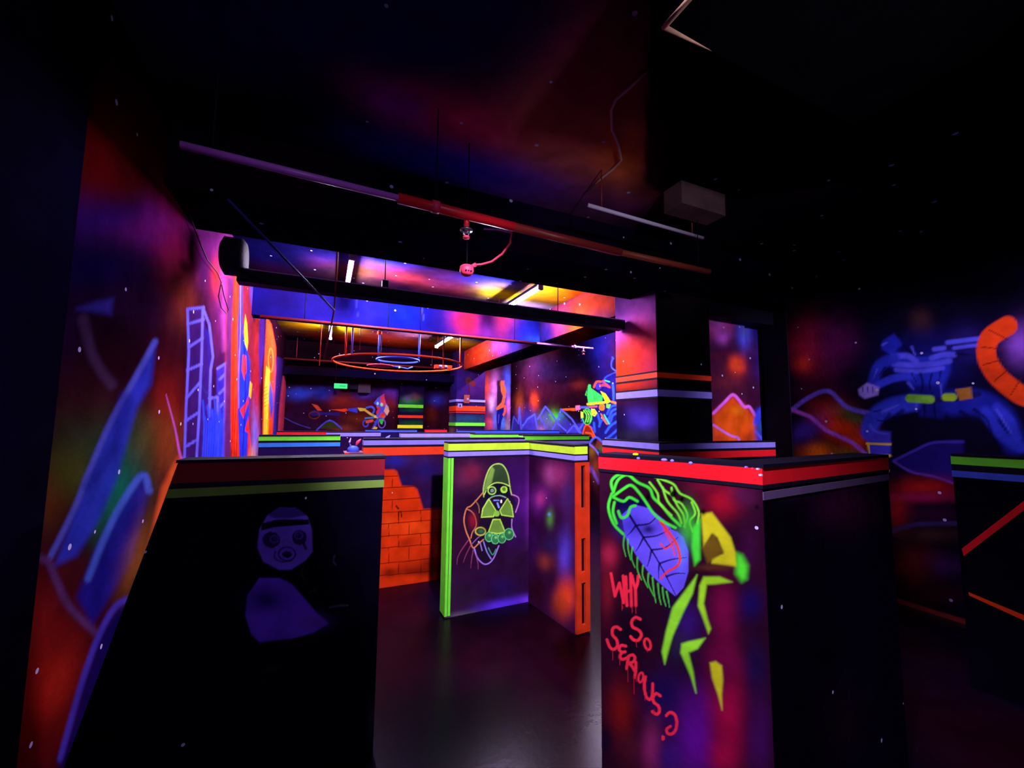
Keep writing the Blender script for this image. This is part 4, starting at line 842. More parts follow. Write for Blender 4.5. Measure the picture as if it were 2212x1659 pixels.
# lettering
RP = (255, 46, 72)
def letters(p):
    w = 12.5
    for pts in ([(138, 690), (148, 745), (158, 802)], [(158, 802), (172, 760), (180, 738)], [(180, 738), (192, 790), (200, 835)], [(200, 835), (203, 760), (198, 702)],
                [(212, 706), (214, 770), (218, 850)], [(236, 690), (238, 780), (240, 852)], [(214, 784), (238, 772)],
                [(242, 700), (250, 735), (260, 765)], [(274, 702), (270, 740), (260, 765)], [(260, 765), (262, 850)],
                [(284, 918), (262, 908), (242, 926), (246, 956), (276, 972), (290, 996), (274, 1022), (250, 1020), (236, 1004)],
                [(186, 968), (164, 956), (146, 966), (146, 996), (166, 1020), (170, 1050), (152, 1068), (132, 1056), (118, 1020)],
                [(212, 1052), (190, 1048), (178, 1066), (192, 1082), (208, 1080)], [(192, 1084), (182, 1104), (196, 1118), (222, 1108)],
                [(226, 1102), (220, 1135), (216, 1164)], [(226, 1102), (246, 1096), (258, 1112), (246, 1132), (224, 1136)], [(228, 1136), (244, 1154), (256, 1176)],
                [(262, 1132), (262, 1170), (256, 1208)],
                [(310, 1205), (304, 1250), (312, 1300), (330, 1318), (344, 1296), (346, 1240)],
                [(384, 1300), (364, 1288), (348, 1306), (352, 1332), (374, 1350), (380, 1376), (366, 1392), (344, 1378)],
                [(414, 1398), (432, 1382), (456, 1394), (466, 1430), (460, 1470), (440, 1490), (420, 1486), (416, 1466), (434, 1452)]):
        p.stroke(pts, w + 2, RP, 1, .25)
    p.ell(320, 1042, 15, 28, RP, 12, rot=-15).ell(287, 1208, 12, 24, RP, 11, rot=10).ell(398, 1510, 10, 14, RP)
    for x, y0, y1 in ((192, 840, 872), (242, 852, 885), (262, 852, 890), (196, 852, 866), (265, 1022, 1056), (318, 1066, 1080), (146, 1070, 1122), (180, 1090, 1148), (222, 1166, 1230), (252, 1206, 1290), (308, 1300, 1322), (262, 1205, 1230), (352, 1370, 1396)):
        p.stroke([(x, y0), (x + 1, y1)], 5, (200, 26, 50), .9, .4, w2=3)
letters(pj)
TJ = 1.268
J1 = zpt(1295, 985, TJ); J2 = zpt(1645, 1012, TJ); J3 = zpt(1916, 988, TJ)
pj2 = Painter(base=(8, 5, 18), neb=[((16, 8, 40), .5)], seed=115)
pj2.blob(1830, 1090, 70, 50, (64, 14, 52), .9).blob(1700, 1060, 40, 20, (50, 16, 60), .7).blob(1830, 1560, 50, 90, (40, 10, 30), .5)
jb, JP, JD, JN, JB = barrier('tall front barrier wall lettered WHY SO SERIOUS ? beside green strands and a violet leaf', [J1, J2, J3], .11, [pj, pj2],
    [(TJ - .049, TJ, 'red', 'red_tape'), (TJ - .061, TJ - .049, 'black', 'black_tape')], step=.003, zt=TJ)
# grey tape only on the right wing
obox('grey_tape', (JP[1].x, JP[1].y), JD[1], JN[1], TJ - .094, TJ - .070, -.003, .001, M['dimgrey'], jb, (JP[2] - JP[1]).length)
# paint chips left on the corner and top edge
for i, (u, v, mk) in enumerate(((1637, 1012, 'white'), (1643, 1025, 'white'), (1626, 1011, 'pink'), (1612, 1008, 'violet'))):
    p = zpt(u, v, TJ + .014)
    vs, fs = boxgeo((p.x - .003, p.y - .003, TJ + .011), (p.x + .003, p.y + .003, TJ + .015)); raw('paint_chip', vs, fs, M[mk], jb)
fixpar(jb)

# brick barrier behind the centre one
pbk2 = Painter(base=(50, 16, 44), seed=121); pbk2.zoom(740, 900, 3.318)
pbk2.blob(500, 300, 200, 50, (70, 30, 70), .8).blob(380, 320, 90, 50, (34, 34, 140), .9).blob(600, 380, 130, 90, (40, 24, 100), .9).blob(640, 560, 110, 100, (44, 20, 80), .9).blob(450, 460, 60, 50, (30, 24, 90), .8)
pbk2.poly([(200, 380), (370, 380), (392, 395), (408, 450), (425, 495), (510, 500), (535, 520), (560, 600), (578, 662), (900, 655), (1700, 640), (1700, 1400), (200, 1400)], (226, 56, 14), 1, 3)
pbk2.blob(500, 800, 170, 60, (250, 80, 20), .7).blob(640, 1060, 150, 60, (90, 14, 8), .75).blob(330, 1120, 60, 40, (90, 14, 8), .7).blob(700, 850, 60, 50, (130, 24, 10), .6).blob(450, 900, 60, 30, (140, 28, 10), .5).blob(520, 1110, 170, 34, (70, 10, 8), .7).blob(420, 570, 70, 40, (200, 50, 16), .6).blob(330, 760, 40, 60, (250, 90, 30), .6)
BL = (70, 8, 4)
rows = [(430, 425, 395), (515, 498, 520), (600, 582, 560), (690, 660, 1700), (772, 735, 1700), (860, 825, 1700), (942, 908, 1700), (1055, 1008, 1700), (1140, 1100, 1700)]
for k, (ya, yb, xe_) in enumerate(rows):
    if xe_ < 900: pbk2.stroke([(270, ya), (xe_, yb)], 5, BL, .9, .5)
    else: pbk2.stroke([(270, ya), (725, yb), (1700, yb - 80)], 5, BL, .9, .5, smooth=False)
    if k < len(rows) - 1:
        nx = rows[k + 1]
        xs = [330, 400, 475, 560, 640, 720, 800, 900, 1000, 1100, 1200, 1300, 1400, 1500] if k > 2 else [355]
        for q, x in enumerate(xs):
            if (q + k) % 2 == 0: pbk2.stroke([(x, ya - (x - 300) * .07), (x + 2, nx[0] - (x - 300) * .08)], 4, BL, .85, .5)
pbk2.stroke([(385, 640), (400, 660), (392, 650)], 12, (24, 8, 8), .9).stroke([(405, 680), (402, 740)], 9, (70, 16, 8), .9).stroke([(418, 680), (424, 720)], 9, (70, 16, 8), .9)
K0 = ypt(776, 975, 3.76); K1 = (K0.x + .02, 3.76); 
xk0 = ypt(785, 980, 3.76).x
bb, *_ = barrier('barrier wall painted with crumbling orange bricks and orange top tape', [(xk0 + .0, 3.76), (ypt(975, 960, 3.76).x + .75, 3.76)], .12, pbk2,
    [(TOP - .045, TOP - .005, 'violet', 'violet_tape'), (TOP - .065, TOP - .045, 'black', 'black_tape'), (TOP - .135, TOP - .065, 'orange', 'orange_tape')], step=.006)

# plain-shell painter for the barriers farther back
def pdark(seed, col=(28, 10, 40)):
    return Painter(base=col, neb=[((60, 20, 70), .4), ((30, 30, 110), .3)], seed=seed)
def row(label, u0, u1, Y, stripes, seed, col=(28, 10, 40), x0=None, x1=None, group=None):
    a = ypt(u0, 940, Y).x if x0 is None else x0; b = ypt(u1, 940, Y).x if x1 is None else x1
    return barrier(label, [(a, Y), (b, Y)], .12, pdark(seed, col), stripes, step=.02, group=group)
def st(*a):
    z = TOP; out = []
    for h, mk in a:
        out.append((z - h, z, mk, {'black': 'black_tape'}.get(mk, mk + '_tape'))); z -= h
    return out
row('dark barrier wall with green over pale blue tape by the left wall', 560, 735, 4.75, st((.045, 'green'), (.022, 'black'), (.04, 'sky')), 131)
row('barrier wall with green over violet tape just right of centre', 1130, 1272, 4.55, st((.05, 'green'), (.018, 'black'), (.035, 'violet')), 132)
row('long barrier wall with one bright green tape behind the centre', 1022, 1150, 5.1, st((.05, 'green'), (.02, 'black')), 133)
row('barrier wall with short red tape near the far left corner', 598, 706, 6.3, st((.05, 'red'), (.02, 'black'), (.03, 'violet')), 134)
row('barrier wall edged in violet tape in front of the hooded gunner', 705, 822, 6.0, st((.05, 'violet'),), 135, (24, 12, 60))
row('barrier wall edged in violet tape right of the yellow tape bar', 866, 1026, 5.6, st((.05, 'violet'),), 136, (30, 16, 70))
row('farthest barrier wall with thin blue tape below the green tape bars', 790, 900, 7.6, st((.035, 'blue'),), 137, (24, 14, 70))
row('farthest barrier wall with red over violet tape left of the striped column', 920, 965, 7.9, st((.045, 'red'), (.02, 'black'), (.03, 'violet')), 138)
row('farthest barrier wall with blue tape below the glowing figure', 990, 1235, 7.2, st((.05, 'blue'),), 139, (24, 14, 70))

# barrier round the big column
kb = barrier('barrier wall round the big column with violet over red tape', [(2.52, 3.42), (2.52, 2.66), (ypt(1675, 985, 2.66).x, 2.66)], .09, [pdark(141), pdark(142, (10, 6, 20))],
    st((.05, 'violet'), (.022, 'black'), (.06, 'red')), step=.02)

# barrier at the right edge of the picture
R1 = zpt(2055, 985, TOP)
pr9 = Painter(base=(9, 6, 22), neb=[((16, 10, 44), .5)], seed=151)
RB = Vector((R1.x + .14, .35, 0))
rb, RP_, RD, RN, RBk = barrier('dark barrier wall at right edge with green top tape and a red diagonal tape', [R1, RB], .11, pr9,
    st((.045, 'green'), (.035, 'black'), (.035, 'blue')), step=.03)
# diagonal and low tapes traced on its face
def facept(u, v):
    d = ray(u, v); n = RN[0]; t = (Vector((RP_[0].x, RP_[0].y, 0)) - Vector((EYE.x, EYE.y, 0))).dot(n) / Vector((d.x, d.y, 0)).dot(n)
    return EYE + d * t
def facetape(nm, q, mk):
    P4 = [facept(*a) for a in q]; n = RN[0]
    v = [tuple(p - n * .004) for p in P4] + [tuple(p + n * .0005) for p in P4]
    raw(nm, v, [(0, 1, 2, 3), (7, 6, 5, 4), (0, 4, 5, 1), (1, 5, 6, 2), (2, 6, 7, 3), (3, 7, 4, 0)], M[mk], rb)
facetape('red_diagonal_tape', [(2078, 1185), (2225, 1072), (2225, 1092), (2082, 1201)], 'red')
facetape('orange_low_tape', [(2092, 1279), (2225, 1334), (2225, 1346), (2094, 1286)], 'orange')
fixpar(rb)
# ================================================================== LAMPS AND FITTINGS
def uv_lamp(x, y0, y1, label, twin=False, z=2.76):
    t = empty('blacklight_lamp', (x, (y0 + y1) / 2, z)); tag(t, label, 'lamp', None)
    L = (y1 - y0) / 2
    raw('housing', *boxgeo((-.018, -L, .03), (.018, L, .06)), M['black'], t)
    raw('reflector', *boxgeo((-.022, -L + .01, .022), (.022, L - .01, .029)), M['violetrefl'], t)
    tube('glow_tube', [(0, -L + .02, 0), (0, L - .02, 0)], .013, M['tube'], t, 8)
    for s in (-1, 1):
        raw('end_cap', *boxgeo((-.028, s * L - .014, -.018), (.028, s * L + .014, .03)), M['white'], t)
        tube('hanger_rod', [(0, s * (L - .1), .07), (0, s * (L - .1), ZC - z + .001)], .004, M['darkpipe'], t, 6)
    return t
uv_lamp(.15, 3.66, 4.86, 'white-violet blacklight tube in the first ceiling bay near the left wall')
uv_lamp(1.94, 3.66, 4.86, 'slanting blacklight tube beside the yellow ceiling paint, first bay')
uv_lamp(0.02, 6.4, 7.55, 'blacklight tube by the yellow ceiling patches, second bay left')
uv_lamp(1.82, 6.4, 7.5, 'bright white blacklight tube over the hoops, second bay right')

uv_lamp(3.5, 4.2, 5.4, 'added unseen blacklight tube behind the long ceiling beam at right')  # added tube, out of sight, to brighten the right-hand mural
uv_lamp(3.55, 8.0, 8.9, 'blacklight tube over the glowing figure in the far right corner')
def pipe(label, pts, r, m, cat='pipe', name='pipe'):
    t = tube(name, pts, r, M[m], None, 12); tag(t, label, cat); return t
# front sprinkler pipe: mauve, red and rusty lengths, clamp, sprinkler head
zp = 2.44
a = zpt(390, 313, zp); b = zpt(860, 428, zp); c = zpt(1110, 490, zp); d = zpt(1340, 545, zp); e = zpt(1532, 587, zp)
t = empty('sprinkler_pipe', a); tag(t, 'long sprinkler pipe under the front ceiling, mauve then red then orange', 'pipe')
tube('mauve_length', [a, b], .016, M['mauve'], t); tube('red_length', [b, c], .025, M['redpipe'], t); tube('rust_length', [c, d], .024, M['darkpipe'], t); tube('orange_length', [d, e], .019, mat('orange_pipe_paint', (150, 62, 40), .5, .3, var=.3), t)
k = zpt(941, 447, zp); dx = (c - b).normalized()
tube('pipe_coupling', [k - dx * .018, k + dx * .018], .031, M['pink'], t)
tube('hanger_rod', [k + Vector((0, 0, .03)), Vector((k.x, k.y, ZC - .001))], .003, M['black'], t, 6)
tube('pipe_hook', [Vector((a.x + .1, a.y, zp + .012)), Vector((a.x + .1, a.y, ZC - .001))], .003, M['black'], t, 6)
tube('pipe_hook', [Vector((e.x - .1, e.y, zp + .016)), Vector((e.x - .1, e.y, ZC - .001))], .003, M['black'], t, 6)
h = zpt(1008, 468, zp)
tube('sprinkler_neck', [h, h - Vector((0, 0, .055))], .014, M['redpipe'], t)
def head(par, p, s=1.0):
    tube('sprinkler_head', [p, p - Vector((0, 0, .012 * s)), p - Vector((0, 0, .014 * s)), p - Vector((0, 0, .018 * s))], [.012 * s, .012 * s, .03 * s, .03 * s], M['metal'], par, 14)
    tube('sprinkler_frame', [p - Vector((.014 * s, 0, .018 * s)), p - Vector((.012 * s, 0, .036 * s)), p - Vector((0, 0, .046 * s)), p - Vector((-.012 * s, 0, .036 * s)), p - Vector((-.014 * s, 0, .018 * s))], .0035 * s, M['metal'], par, 6)
    tube('deflector', [p - Vector((0, 0, .046 * s)), p - Vector((0, 0, .054 * s))], .016 * s, M['pink'], par, 10)
head(t, h - Vector((0, 0, .055)), 1.1)
fixpar(t)
# mauve rail higher up at the right
a = zpt(1270, 443, 2.70); b = zpt(1518, 514, 2.70)
t = tube('ceiling_rail', [a, b], .012, M['white']); tag(t, 'straight pale violet rail below the ceiling left of the grey box', 'rail')
b1 = tube('rail_hook', [a + Vector((.1, 0, .01)), Vector((a.x + .1, a.y, ZC - .001))], .004, M['darkpipe'], t, 6)
b1 = tube('rail_hook', [b + Vector((-.1, 0, .01)), Vector((b.x - .1, b.y, ZC - .001))], .004, M['darkpipe'], t, 6)
# smoke detector on its swan-neck cable
p0 = zpt(1012, 470, zp - .03); q1 = zpt(1107, 503, 2.42); cab = [zpt(1020, 488, 2.46), zpt(1060, 497, 2.44), q1]
Yd = q1.y + .12
cab = [ypt(1045, 495, Yd), ypt(1075, 496, Yd), ypt(1105, 503, Yd), ypt(1102, 525, Yd), ypt(1085, 548, Yd), ypt(1062, 565, Yd), ypt(1040, 571, Yd), ypt(1024, 572, Yd)]
t = empty('smoke_detector', ypt(1008, 584, Yd)); tag(t, 'pink smoke detector hanging on a curved cable under the red pipe', 'smoke detector')
pc_ = ypt(1008, 584, Yd)
tube('detector_body', [pc_ + Vector((0, 0, .026)), pc_ + Vector((0, 0, .02)), pc_ - Vector((0, 0, .006)), pc_ - Vector((0, 0, .022)), pc_ - Vector((0, 0, .03))], [.028, .036, .038, .03, .018], M['pink'], t, 20)
for k in range(3):
    p = pc_ + Vector((-.014 + .014 * k, -.034, -.012)); raw('vent_slot', *boxgeo(tuple(p - Vector((.004, .003, .003))), tuple(p + Vector((.004, .003, .003)))), M['black'], t)
tube('cable', cab[:3], .005, M['mauve'], t, 8); tube('cable_bend', cab[2:], .006, M['pink'], t, 8)
tube('cable_gland', [cab[-1] + Vector((.01, 0, .004)), cab[-1] - Vector((.012, 0, .012))], .011, M['pink'], t, 10)
tube('cable_end', [cab[-1], pc_ + Vector((.01, 0, .02))], .005, M['pink'], t, 8)
tube('drop_rod', [pc_ + Vector((0, 0, .02)), Vector((pc_.x, pc_.y, ZC - .001))], .0035, M['black'], t, 6)
fixpar(t)

# black cable duct hung under the front beam with round end
t = empty('hanging_duct', (-.3, 3.2, 2.34)); tag(t, 'slim black duct hanging across the room below the front beam', 'duct')
z0, z1 = 2.30, 2.385; e0 = ypt(478, 550, 3.2)
vs, fs = boxgeo((e0.x + .1, 3.16, z0), (2.60, 3.26, z1)); raw('duct_body', vs, fs, M['black'], t)
vs, fs = boxgeo((e0.x + .1, 3.155, z1), (2.60, 3.17, z1 + .006)); raw('duct_lit_edge', vs, fs, M['mauve'], t)  # mauve strip paints in the lamplit top edge of the duct
tube('round_end', [(e0.x, 3.21, e0.z), (e0.x + .02, 3.21, e0.z), (e0.x + .12, 3.21, e0.z), (e0.x + .14, 3.21, e0.z)], [.09, .125, .125, .10], M['black'], t, 24)
for u in (727, 832, 1205):
    x = ypt(u, 600, 3.21).x
    tube('hanger_rod', [(x, 3.21, z1), (x, 3.21, ZC - .001)], .005, M['darkpipe'], t, 6)
x = ypt(832, 600, 3.21).x
vs, fs = boxgeo((x - .022, 3.185, z1 - .01), (x + .022, 3.235, z1 + .07)); raw('rod_clamp', vs, fs, M['black'], t)
fixpar(t)
# diagonal brace and drop rods
a = ypt(492, 430, 2.35); b = ypt(722, 670, 3.13)
t = empty('brace_rod', a); tag(t, 'dark blue diagonal brace rod with a crooked lower rod crossing the front left beams', 'rod')
tube('brace', [a, b], .007, mat('dark_blue_paint', (36, 34, 120), .6, .2), t); tube('lower_rod', [(b.x, 3.13, 2.9), tuple(b), tuple(ypt(700, 775, 3.13))], .006, M['darkpipe'], t)
fixpar(t)
for u, v0, v1, Y, mk, lb_ in ((690, 770, 790, 6.38, 'orange', 'orange drop rod below the left tube of the second bay'), (1206, 690, 722, 4.9, 'darkpipe', 'dark drop rod against the blue middle beam, at right'), (777, 700, 756, 5.9, 'darkpipe', 'dark drop rod left of the hoops, second bay')):
    p = ypt(u, v1, Y)
    t = tube('drop_rod', [(p.x, Y, ZC - .001), (p.x, Y, p.z)], .0055, M[mk]); tag(t, lb_, 'rod')

# pipe along the middle beam
zq = 2.46
a = ypt(562, 678, 5.1); b = ypt(1281, 756, 5.1); a.z = b.z = (a.z + b.z) / 2
t = empty('sprinkler_pipe', a); tag(t, 'thin rusty sprinkler pipe along the bottom of the blue middle beam', 'pipe')
mid = a.lerp(b, .78)
tube('rust_length', [a, mid], .013, M['darkpipe'], t); tube('mauve_length', [mid, b], .013, M['mauve'], t)
k = a.lerp(b, .96); tube('sprinkler_neck', [k, k - Vector((0, 0, .04))], .011, M['mauve'], t); head(t, k - Vector((0, 0, .04)), 1.1)
k = a.lerp(b, .925); tube('pipe_coupling', [k - Vector((.02, 0, 0)), k + Vector((.02, 0, 0))], .022, M['mauve'], t); tube('hanger_rod', [k, Vector((k.x, k.y, ZC - .001))], .005, M['mauve'], t, 6)
for f in (.1, .4, .31, .7):
    k = a.lerp(b, f); tube('hanger_rod', [k, Vector((k.x, k.y, ZC - .001))], .005, M['black'], t, 6)
fixpar(t)
# rear pipe
a = ypt(598, 772, 8.8); b = ypt(965, 797, 8.8); a.z = b.z = (a.z + b.z) / 2
t = tube('sprinkler_pipe', [a, b], .016, M['darkpipe']); tag(t, 'rusty sprinkler pipe in front of the rear ceiling beam', 'pipe')
for f in (.1, .9):
    k = a.lerp(b, f); tube('hanger_rod', [k, Vector((k.x, k.y, ZC - .001))], .005, M['darkpipe'], t, 6)

# hoops
def hoop(label, u, v, hw, Y, m, r, rods, zt=ZC):
    c = ypt(u, v, Y); R = abs(ypt(u + hw, v, Y).x - ypt(u - hw, v, Y).x) / 2
    t = empty('hanging_hoop', c); tag(t, label, 'hoop')
    tube('ring', [c + Vector((R * math.cos(q * math.pi / 24), R * math.sin(q * math.pi / 24), 0)) for q in range(48)], r, M[m], t, 8, closed=True)
    for uu, mm in rods:
        dxx = (ypt(uu, v, Y).x - c.x) / R; dxx = max(-1, min(1, dxx)); yy = -math.sqrt(1 - dxx * dxx) * R
        p = c + Vector((dxx * R, yy, 0)); tube('hanger_rod', [p, Vector((p.x, p.y, zt - .001))], r * .9, M[mm], t, 8)
    fixpar(t); return t, c, R
hoop('large orange hanging hoop in the second ceiling bay', 864, 786, 137, 6.85, 'orange', .014, [(754, 'violet'), (742, 'orange'), (928, 'darkpipe'), (975, 'orange'), (998, 'orange')])
hoop('small blue hanging hoop inside the orange one', 860, 778, 45, 6.6, 'blue', .016, [(816, 'blue'), (904, 'blue')])
p = ypt(820, 719, 6.5)
t = empty('ceiling_socket', p); tag(t, 'small round orange ceiling fitting above the blue hoop', 'fitting')
tube('socket_cup', [p + Vector((0, 0, .03)), p + Vector((0, 0, .02)), p - Vector((0, 0, .02)), p - Vector((0, 0, .03))], [.02, .036, .036, .02], M['orange'], t, 16)
tube('socket_stem', [p + Vector((0, 0, .03)), Vector((p.x, p.y, ZC - .001))], .008, M['black'], t, 6)
fixpar(t)
# small disco lamp hanging inside the large hoop: pink dome, led
p = ypt(822, 790, 7.2)
t = empty('dome_lamp', p); tag(t, 'flat pink hanging dome with a small white led under the hoops', 'lamp')
tube('dome', [p + Vector((0, 0, .03)), p + Vector((0, 0, .02)), p, p - Vector((0, 0, .01))], [.03, .12, .22, .2], M['pink'], t, 24)
q = p + Vector((.30, -.05, -.01))
tube('led', [q - Vector((.012, 0, 0)), q + Vector((.012, 0, 0))], .014, M['ledwhite'], t, 10)
tube('blue_arm', [p + Vector((.1, 0, 0)), q, q + Vector((.14, 0, -.02)), q + Vector((.22, 0, .02))], .012, M['blue'], t, 8)
tube('stem', [p + Vector((0, 0, .03)), Vector((p.x, p.y, ZC - .001))], .006, M['black'], t, 6)
fixpar(t)
# cluster at the right end of the big hoop
p = ypt(957, 793, 6.75)
t = empty('effect_light', p); tag(t, 'orange and violet effect light clipped to the right end of the large hoop', 'lamp')
raw('light_body', *boxgeo(tuple(p - Vector((.14, .05, .03))), tuple(p + Vector((.14, .05, .03)))), M['orange'], t)
for k in (-.06, .03):
    qq = p + Vector((k, -.052, .0)); tube('lens', [qq, qq - Vector((0, .02, 0))], .026, M['violet'], t, 14)
tube('bracket', [p + Vector((0, 0, .03)), Vector((p.x, p.y, ZC - .001))], .006, M['darkpipe'], t, 6)
fixpar(t)

# green exit sign hung before the far wall, dark box beside it
p = ypt(736, 834, 9.2)
t = empty('exit_sign', p); tag(t, 'small glowing green exit sign box hanging by the far wall', 'sign')
raw('sign_face', *boxgeo(tuple(p - Vector((.125, .03, .05))), tuple(p + Vector((.125, .0, .05)))), M['exitglow'], t)
raw('sign_case', *boxgeo(tuple(p - Vector((.14, -.001, .06))), tuple(p + Vector((.14, .06, .06)))), M['black'], t)
raw('sign_arrow', *boxgeo(tuple(p + Vector((-.02, -.034, -.006))), tuple(p + Vector((.09, -.030, .004)))), mat('dark_green_mark', (10, 120, 60)), t)
for s in (-.1, .1): tube('hanger_rod', [p + Vector((s, .03, .06)), Vector((p.x + s, p.y + .03, ZC - .001))], .004, M['darkpipe'], t, 6)
fixpar(t)
p = ypt(760, 833, 9.45)
t = box('junction_box', tuple(p - Vector((.12, .04, .08))), (p.x + .12, YF - .001, p.z + .08), M['black'], None, .008); tag(t, 'black box on the far wall just right of the exit sign', 'box')
p = ypt(787, 838, 9.45)
t = box('wall_box', tuple(p - Vector((.13, .03, .11))), (p.x + .13, YF - .001, p.z + .1), mat('dull_purple_box', (60, 30, 60)), None, .008); tag(t, 'dull purple box on the far wall left of the hooded gunner', 'box')
# the board with three tape bars
x0, x1 = ypt(862, 880, 9.35).x, ypt(915, 880, 9.35).x
t = empty('tape_board', ((x0 + x1) / 2, 9.35, 0)); tag(t, 'upright painted board with green, orange and yellow tape bars at far wall', 'board')
ptb = Painter(base=(24, 12, 50), seed=161); ptb.blob(885, 868, 26, 10, (20, 130, 50), .9).blob(880, 862, 10, 8, (110, 80, 150), .7).blob(898, 858, 10, 8, (120, 70, 90), .7).blob(890, 914, 26, 5, (14, 90, 40), .8).blob(890, 886, 26, 4, (14, 80, 40), .8)
mb = MB(); mb.grid((x0, 9.35, 0), (x1, 9.35, 0), (x1, 9.35, 2.2), (x0, 9.35, 2.2), lin(x1 - x0, .015), lin(2.2, .015), ptb)
mb.box((x0, 9.351, 0), (x1, 9.45, 2.2), toL((14, 8, 30)), skip='-y'); mb.build('board', M['paint_plain'], t)
for v0, v1, mk in ((874, 881, 'green'), (897, 903, 'orange'), (918, 925, 'yellow')):
    za, zb = ypt(888, v1, 9.34).z, ypt(888, v0, 9.34).z
    vs, fs = boxgeo((x0 - .02, 9.335, za), (x1 - .01, 9.3495, zb)); raw(mk + '_tape_bar', vs, fs, M[mk], t)
fixpar(t)
# boxes on the striped far column
p = ypt(1008, 862, 8.72)
t = empty('wall_socket', p); tag(t, 'brown switch box on the striped far column', 'switch box')
raw('switch_body', *boxgeo((p.x - .06, 8.70, p.z - .09), (p.x + .06, 8.737, p.z + .09)), M['brown'], t); raw('switch_knob', *boxgeo((p.x - .005, 8.68, p.z - .02), (p.x + .035, 8.70, p.z + .02)), M['violet'], t)
fixpar(t)
p = ypt(994, 876, 8.72)
t = empty('wall_sticker', p); tag(t, 'small pale square plate with a dark mark on the far column', 'plate')
raw('plate', *boxgeo((p.x - .05, 8.725, p.z - .045), (p.x + .05, 8.737, p.z + .045)), M['violet'], t); raw('mark', *boxgeo((p.x - .012, 8.722, p.z - .03), (p.x + .012, 8.725, p.z + .02)), M['black'], t)
fixpar(t)

# grey ceiling box and the corner box overhead
pts = [zpt(1480, 392, 2.93), zpt(1572, 430, 2.93)]
a = ypt(1472, 400, 1.85); b = ypt(1566, 430, 1.85)
z0 = ypt(1520, 452, 1.85).z; z1 = 2.93
t = empty('ceiling_box', ((a.x + b.x) / 2, 1.92, z0)); tag(t, 'dull grey speckled box below the ceiling in front of the big column', 'box')
mgb = paint_mat('grey_box_paint', stars=6, star_r=.05, star_keep=.4)
mb = MB(); mb.box((a.x, 1.85, z0), (b.x, 2.0, min(z1, ZC - .01)), toL((98, 74, 76))); mb.build('box_body', mgb, t)
mb = MB(); mb.box((a.x + .05, 1.88, min(z1, ZC - .01) - .001), (b.x - .05, 1.97, ZC - .001), toL((20, 14, 20))); mb.build('box_bracket', mgb, t)
fixpar(t)
a = zpt(1436, 58, 2.60)
t = empty('ceiling_hatch', (a.x, a.y, 2.6)); tag(t, 'dark overhead box with chipped pale corner edge at top of photo', 'box')
mb = MB(); mb.box((a.x, a.y - 1.2, 2.6), (a.x + 1.0, a.y, ZC - .002), toL((9, 6, 14))); mb.build('box_body', M['paint'], t)
tube('chipped_edge', [(a.x, a.y - .35, 2.6), (a.x, a.y - .1, 2.598), (a.x - .001, a.y, 2.6), (a.x + .12, a.y, 2.6), (a.x + .2, a.y, 2.602)], [.004, .008, .010, .004, .002], mat('bare_plaster', (235, 180, 150), .8, .1, var=.5, bscale=30), t, 8)
fixpar(t)
# cable sagging on the ceiling
cps = [zpt(u, v, 2.93) for u, v in ((1395, 155), (1360, 190), (1330, 215), (1320, 240), (1322, 280), (1335, 310), (1342, 345), (1325, 365), (1300, 385), (1270, 412))]
t = tube('ceiling_cable', cps, .007, mat('cable_sheath', (225, 180, 170), .6, .3)); tag(t, 'thin cable curving across the brown part of the ceiling', 'cable')
# cable loop on the left wall
cps = [xpt(u, v, XL + .035) for u, v in ((402, 428), (412, 470), (430, 520), (447, 560), (470, 590), (478, 610), (472, 640), (478, 665), (490, 678), (493, 668), (484, 640), (478, 612))]
t = tube('wall_cable', cps, .004, mat('dark_cable', (50, 8, 40), .6, .2)); tag(t, 'dark looping cable on the purple left wall', 'cable')

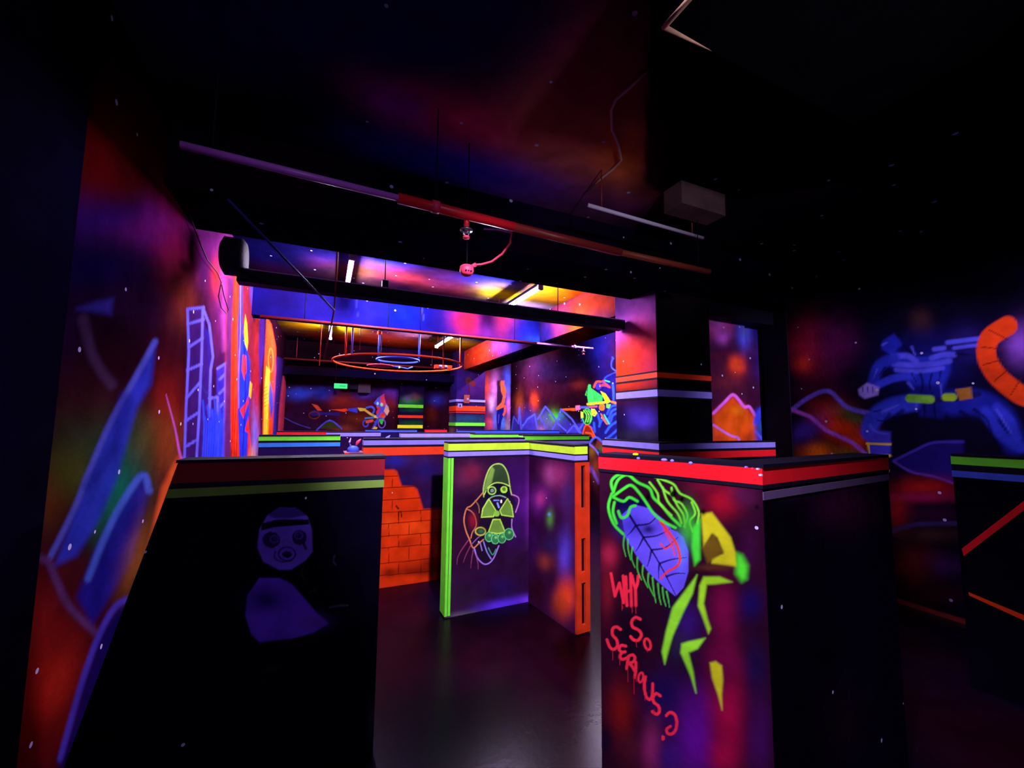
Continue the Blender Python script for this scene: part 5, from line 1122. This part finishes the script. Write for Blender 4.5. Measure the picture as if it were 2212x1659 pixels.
# end block of the brick barrier with a horned dish on it
Yb = 3.82
c = ypt(763, 968, Yb); Zb = c.z - .03
t = empty('end_block', (c.x, Yb, 0)); tag(t, 'mauve low end block with a red wedge left of the brick barrier', 'block')
xl, xr = ypt(744, 975, 3.70).x, xk0 - .003
raw('block', *boxgeo((xl, 3.70, 0), (xr, 3.94, Zb)), mat('mauve_block_paint', (110, 40, 80), .6, .2, var=.3), t)
vs = []
for y in (3.694, 3.6995):
    vs += [(xl, y, Zb), (xl + .03, y, Zb), (xl + .09, y, Zb - .07), (xl, y, Zb - .075)]
raw('red_wedge', vs, [(0, 3, 2, 1), (4, 5, 6, 7), (0, 1, 5, 4), (1, 2, 6, 5), (2, 3, 7, 6), (3, 0, 4, 7)], M['red'], t)
fixpar(t)
t = empty('horned_ornament', (c.x, Yb, Zb)); tag(t, 'small blue dish with two pink horns standing on the mauve end block', 'ornament')
tube('dish', [(c.x, Yb, Zb + .0005), (c.x, Yb, c.z), (c.x, Yb, c.z + .015), (c.x, Yb, c.z + .02)], [.05, .045, .03, .01], M['blue'], t, 16)
tube('horn', [ypt(757, 963, Yb), ypt(755, 955, Yb), ypt(758, 946, Yb)], [.010, .008, .003], M['violet'], t, 8)
tube('horn', [ypt(769, 962, Yb), ypt(773, 955, Yb), ypt(780, 948, Yb)], [.008, .014, .003], M['pink'], t, 8)
fixpar(t)
t = empty('curled_flag', ypt(838, 950, 4.2)); tag(t, 'small violet and pink curled fin standing behind the orange-taped barrier', 'ornament')
P = [ypt(830, 953, 4.2), ypt(834, 945, 4.2), ypt(843, 940, 4.2), ypt(841, 947, 4.2), ypt(846, 953, 4.2)]
vs = [tuple(p) for p in P] + [(p.x, p.y + .03, p.z) for p in P]; n = len(P)
raw('fin', vs, [tuple(range(n)), tuple(range(2 * n - 1, n - 1, -1))] + [(i, i + n, (i + 1) % n + n, (i + 1) % n) for i in range(n)], M['violet'], t)
tube('stalk', [P[0] + Vector((.03, .015, 0)), Vector((P[0].x + .03, P[0].y + .015, .001))], .012, M['black'], t, 8)
fixpar(t)
# things lying on the front barrier's top: a yellow dot and small violet studs
for i, (u, v, mk, lb_, r) in enumerate(((1373, 981, 'yellow', 'round yellow stud on top of the front lettered barrier', .011), (1379, 990, 'violet', 'violet stud beside the yellow one on the lettered barrier', .006), (1435, 993, 'violet', 'wide violet stud midway along the lettered barrier top', .010), (1452, 995, 'violet', 'small violet stud right of the wide one', .006), (1492, 1000, 'violet', 'violet stud nearest the corner of the lettered barrier', .006))):
    p = zpt(u, v, TJ + .016)
    t = tube('stud', [(p.x, p.y, TJ + .0121), (p.x, p.y, TJ + .017), (p.x, p.y, TJ + .020)], [r, r, r * .5], M[mk], None, 12); tag(t, lb_, 'stud')
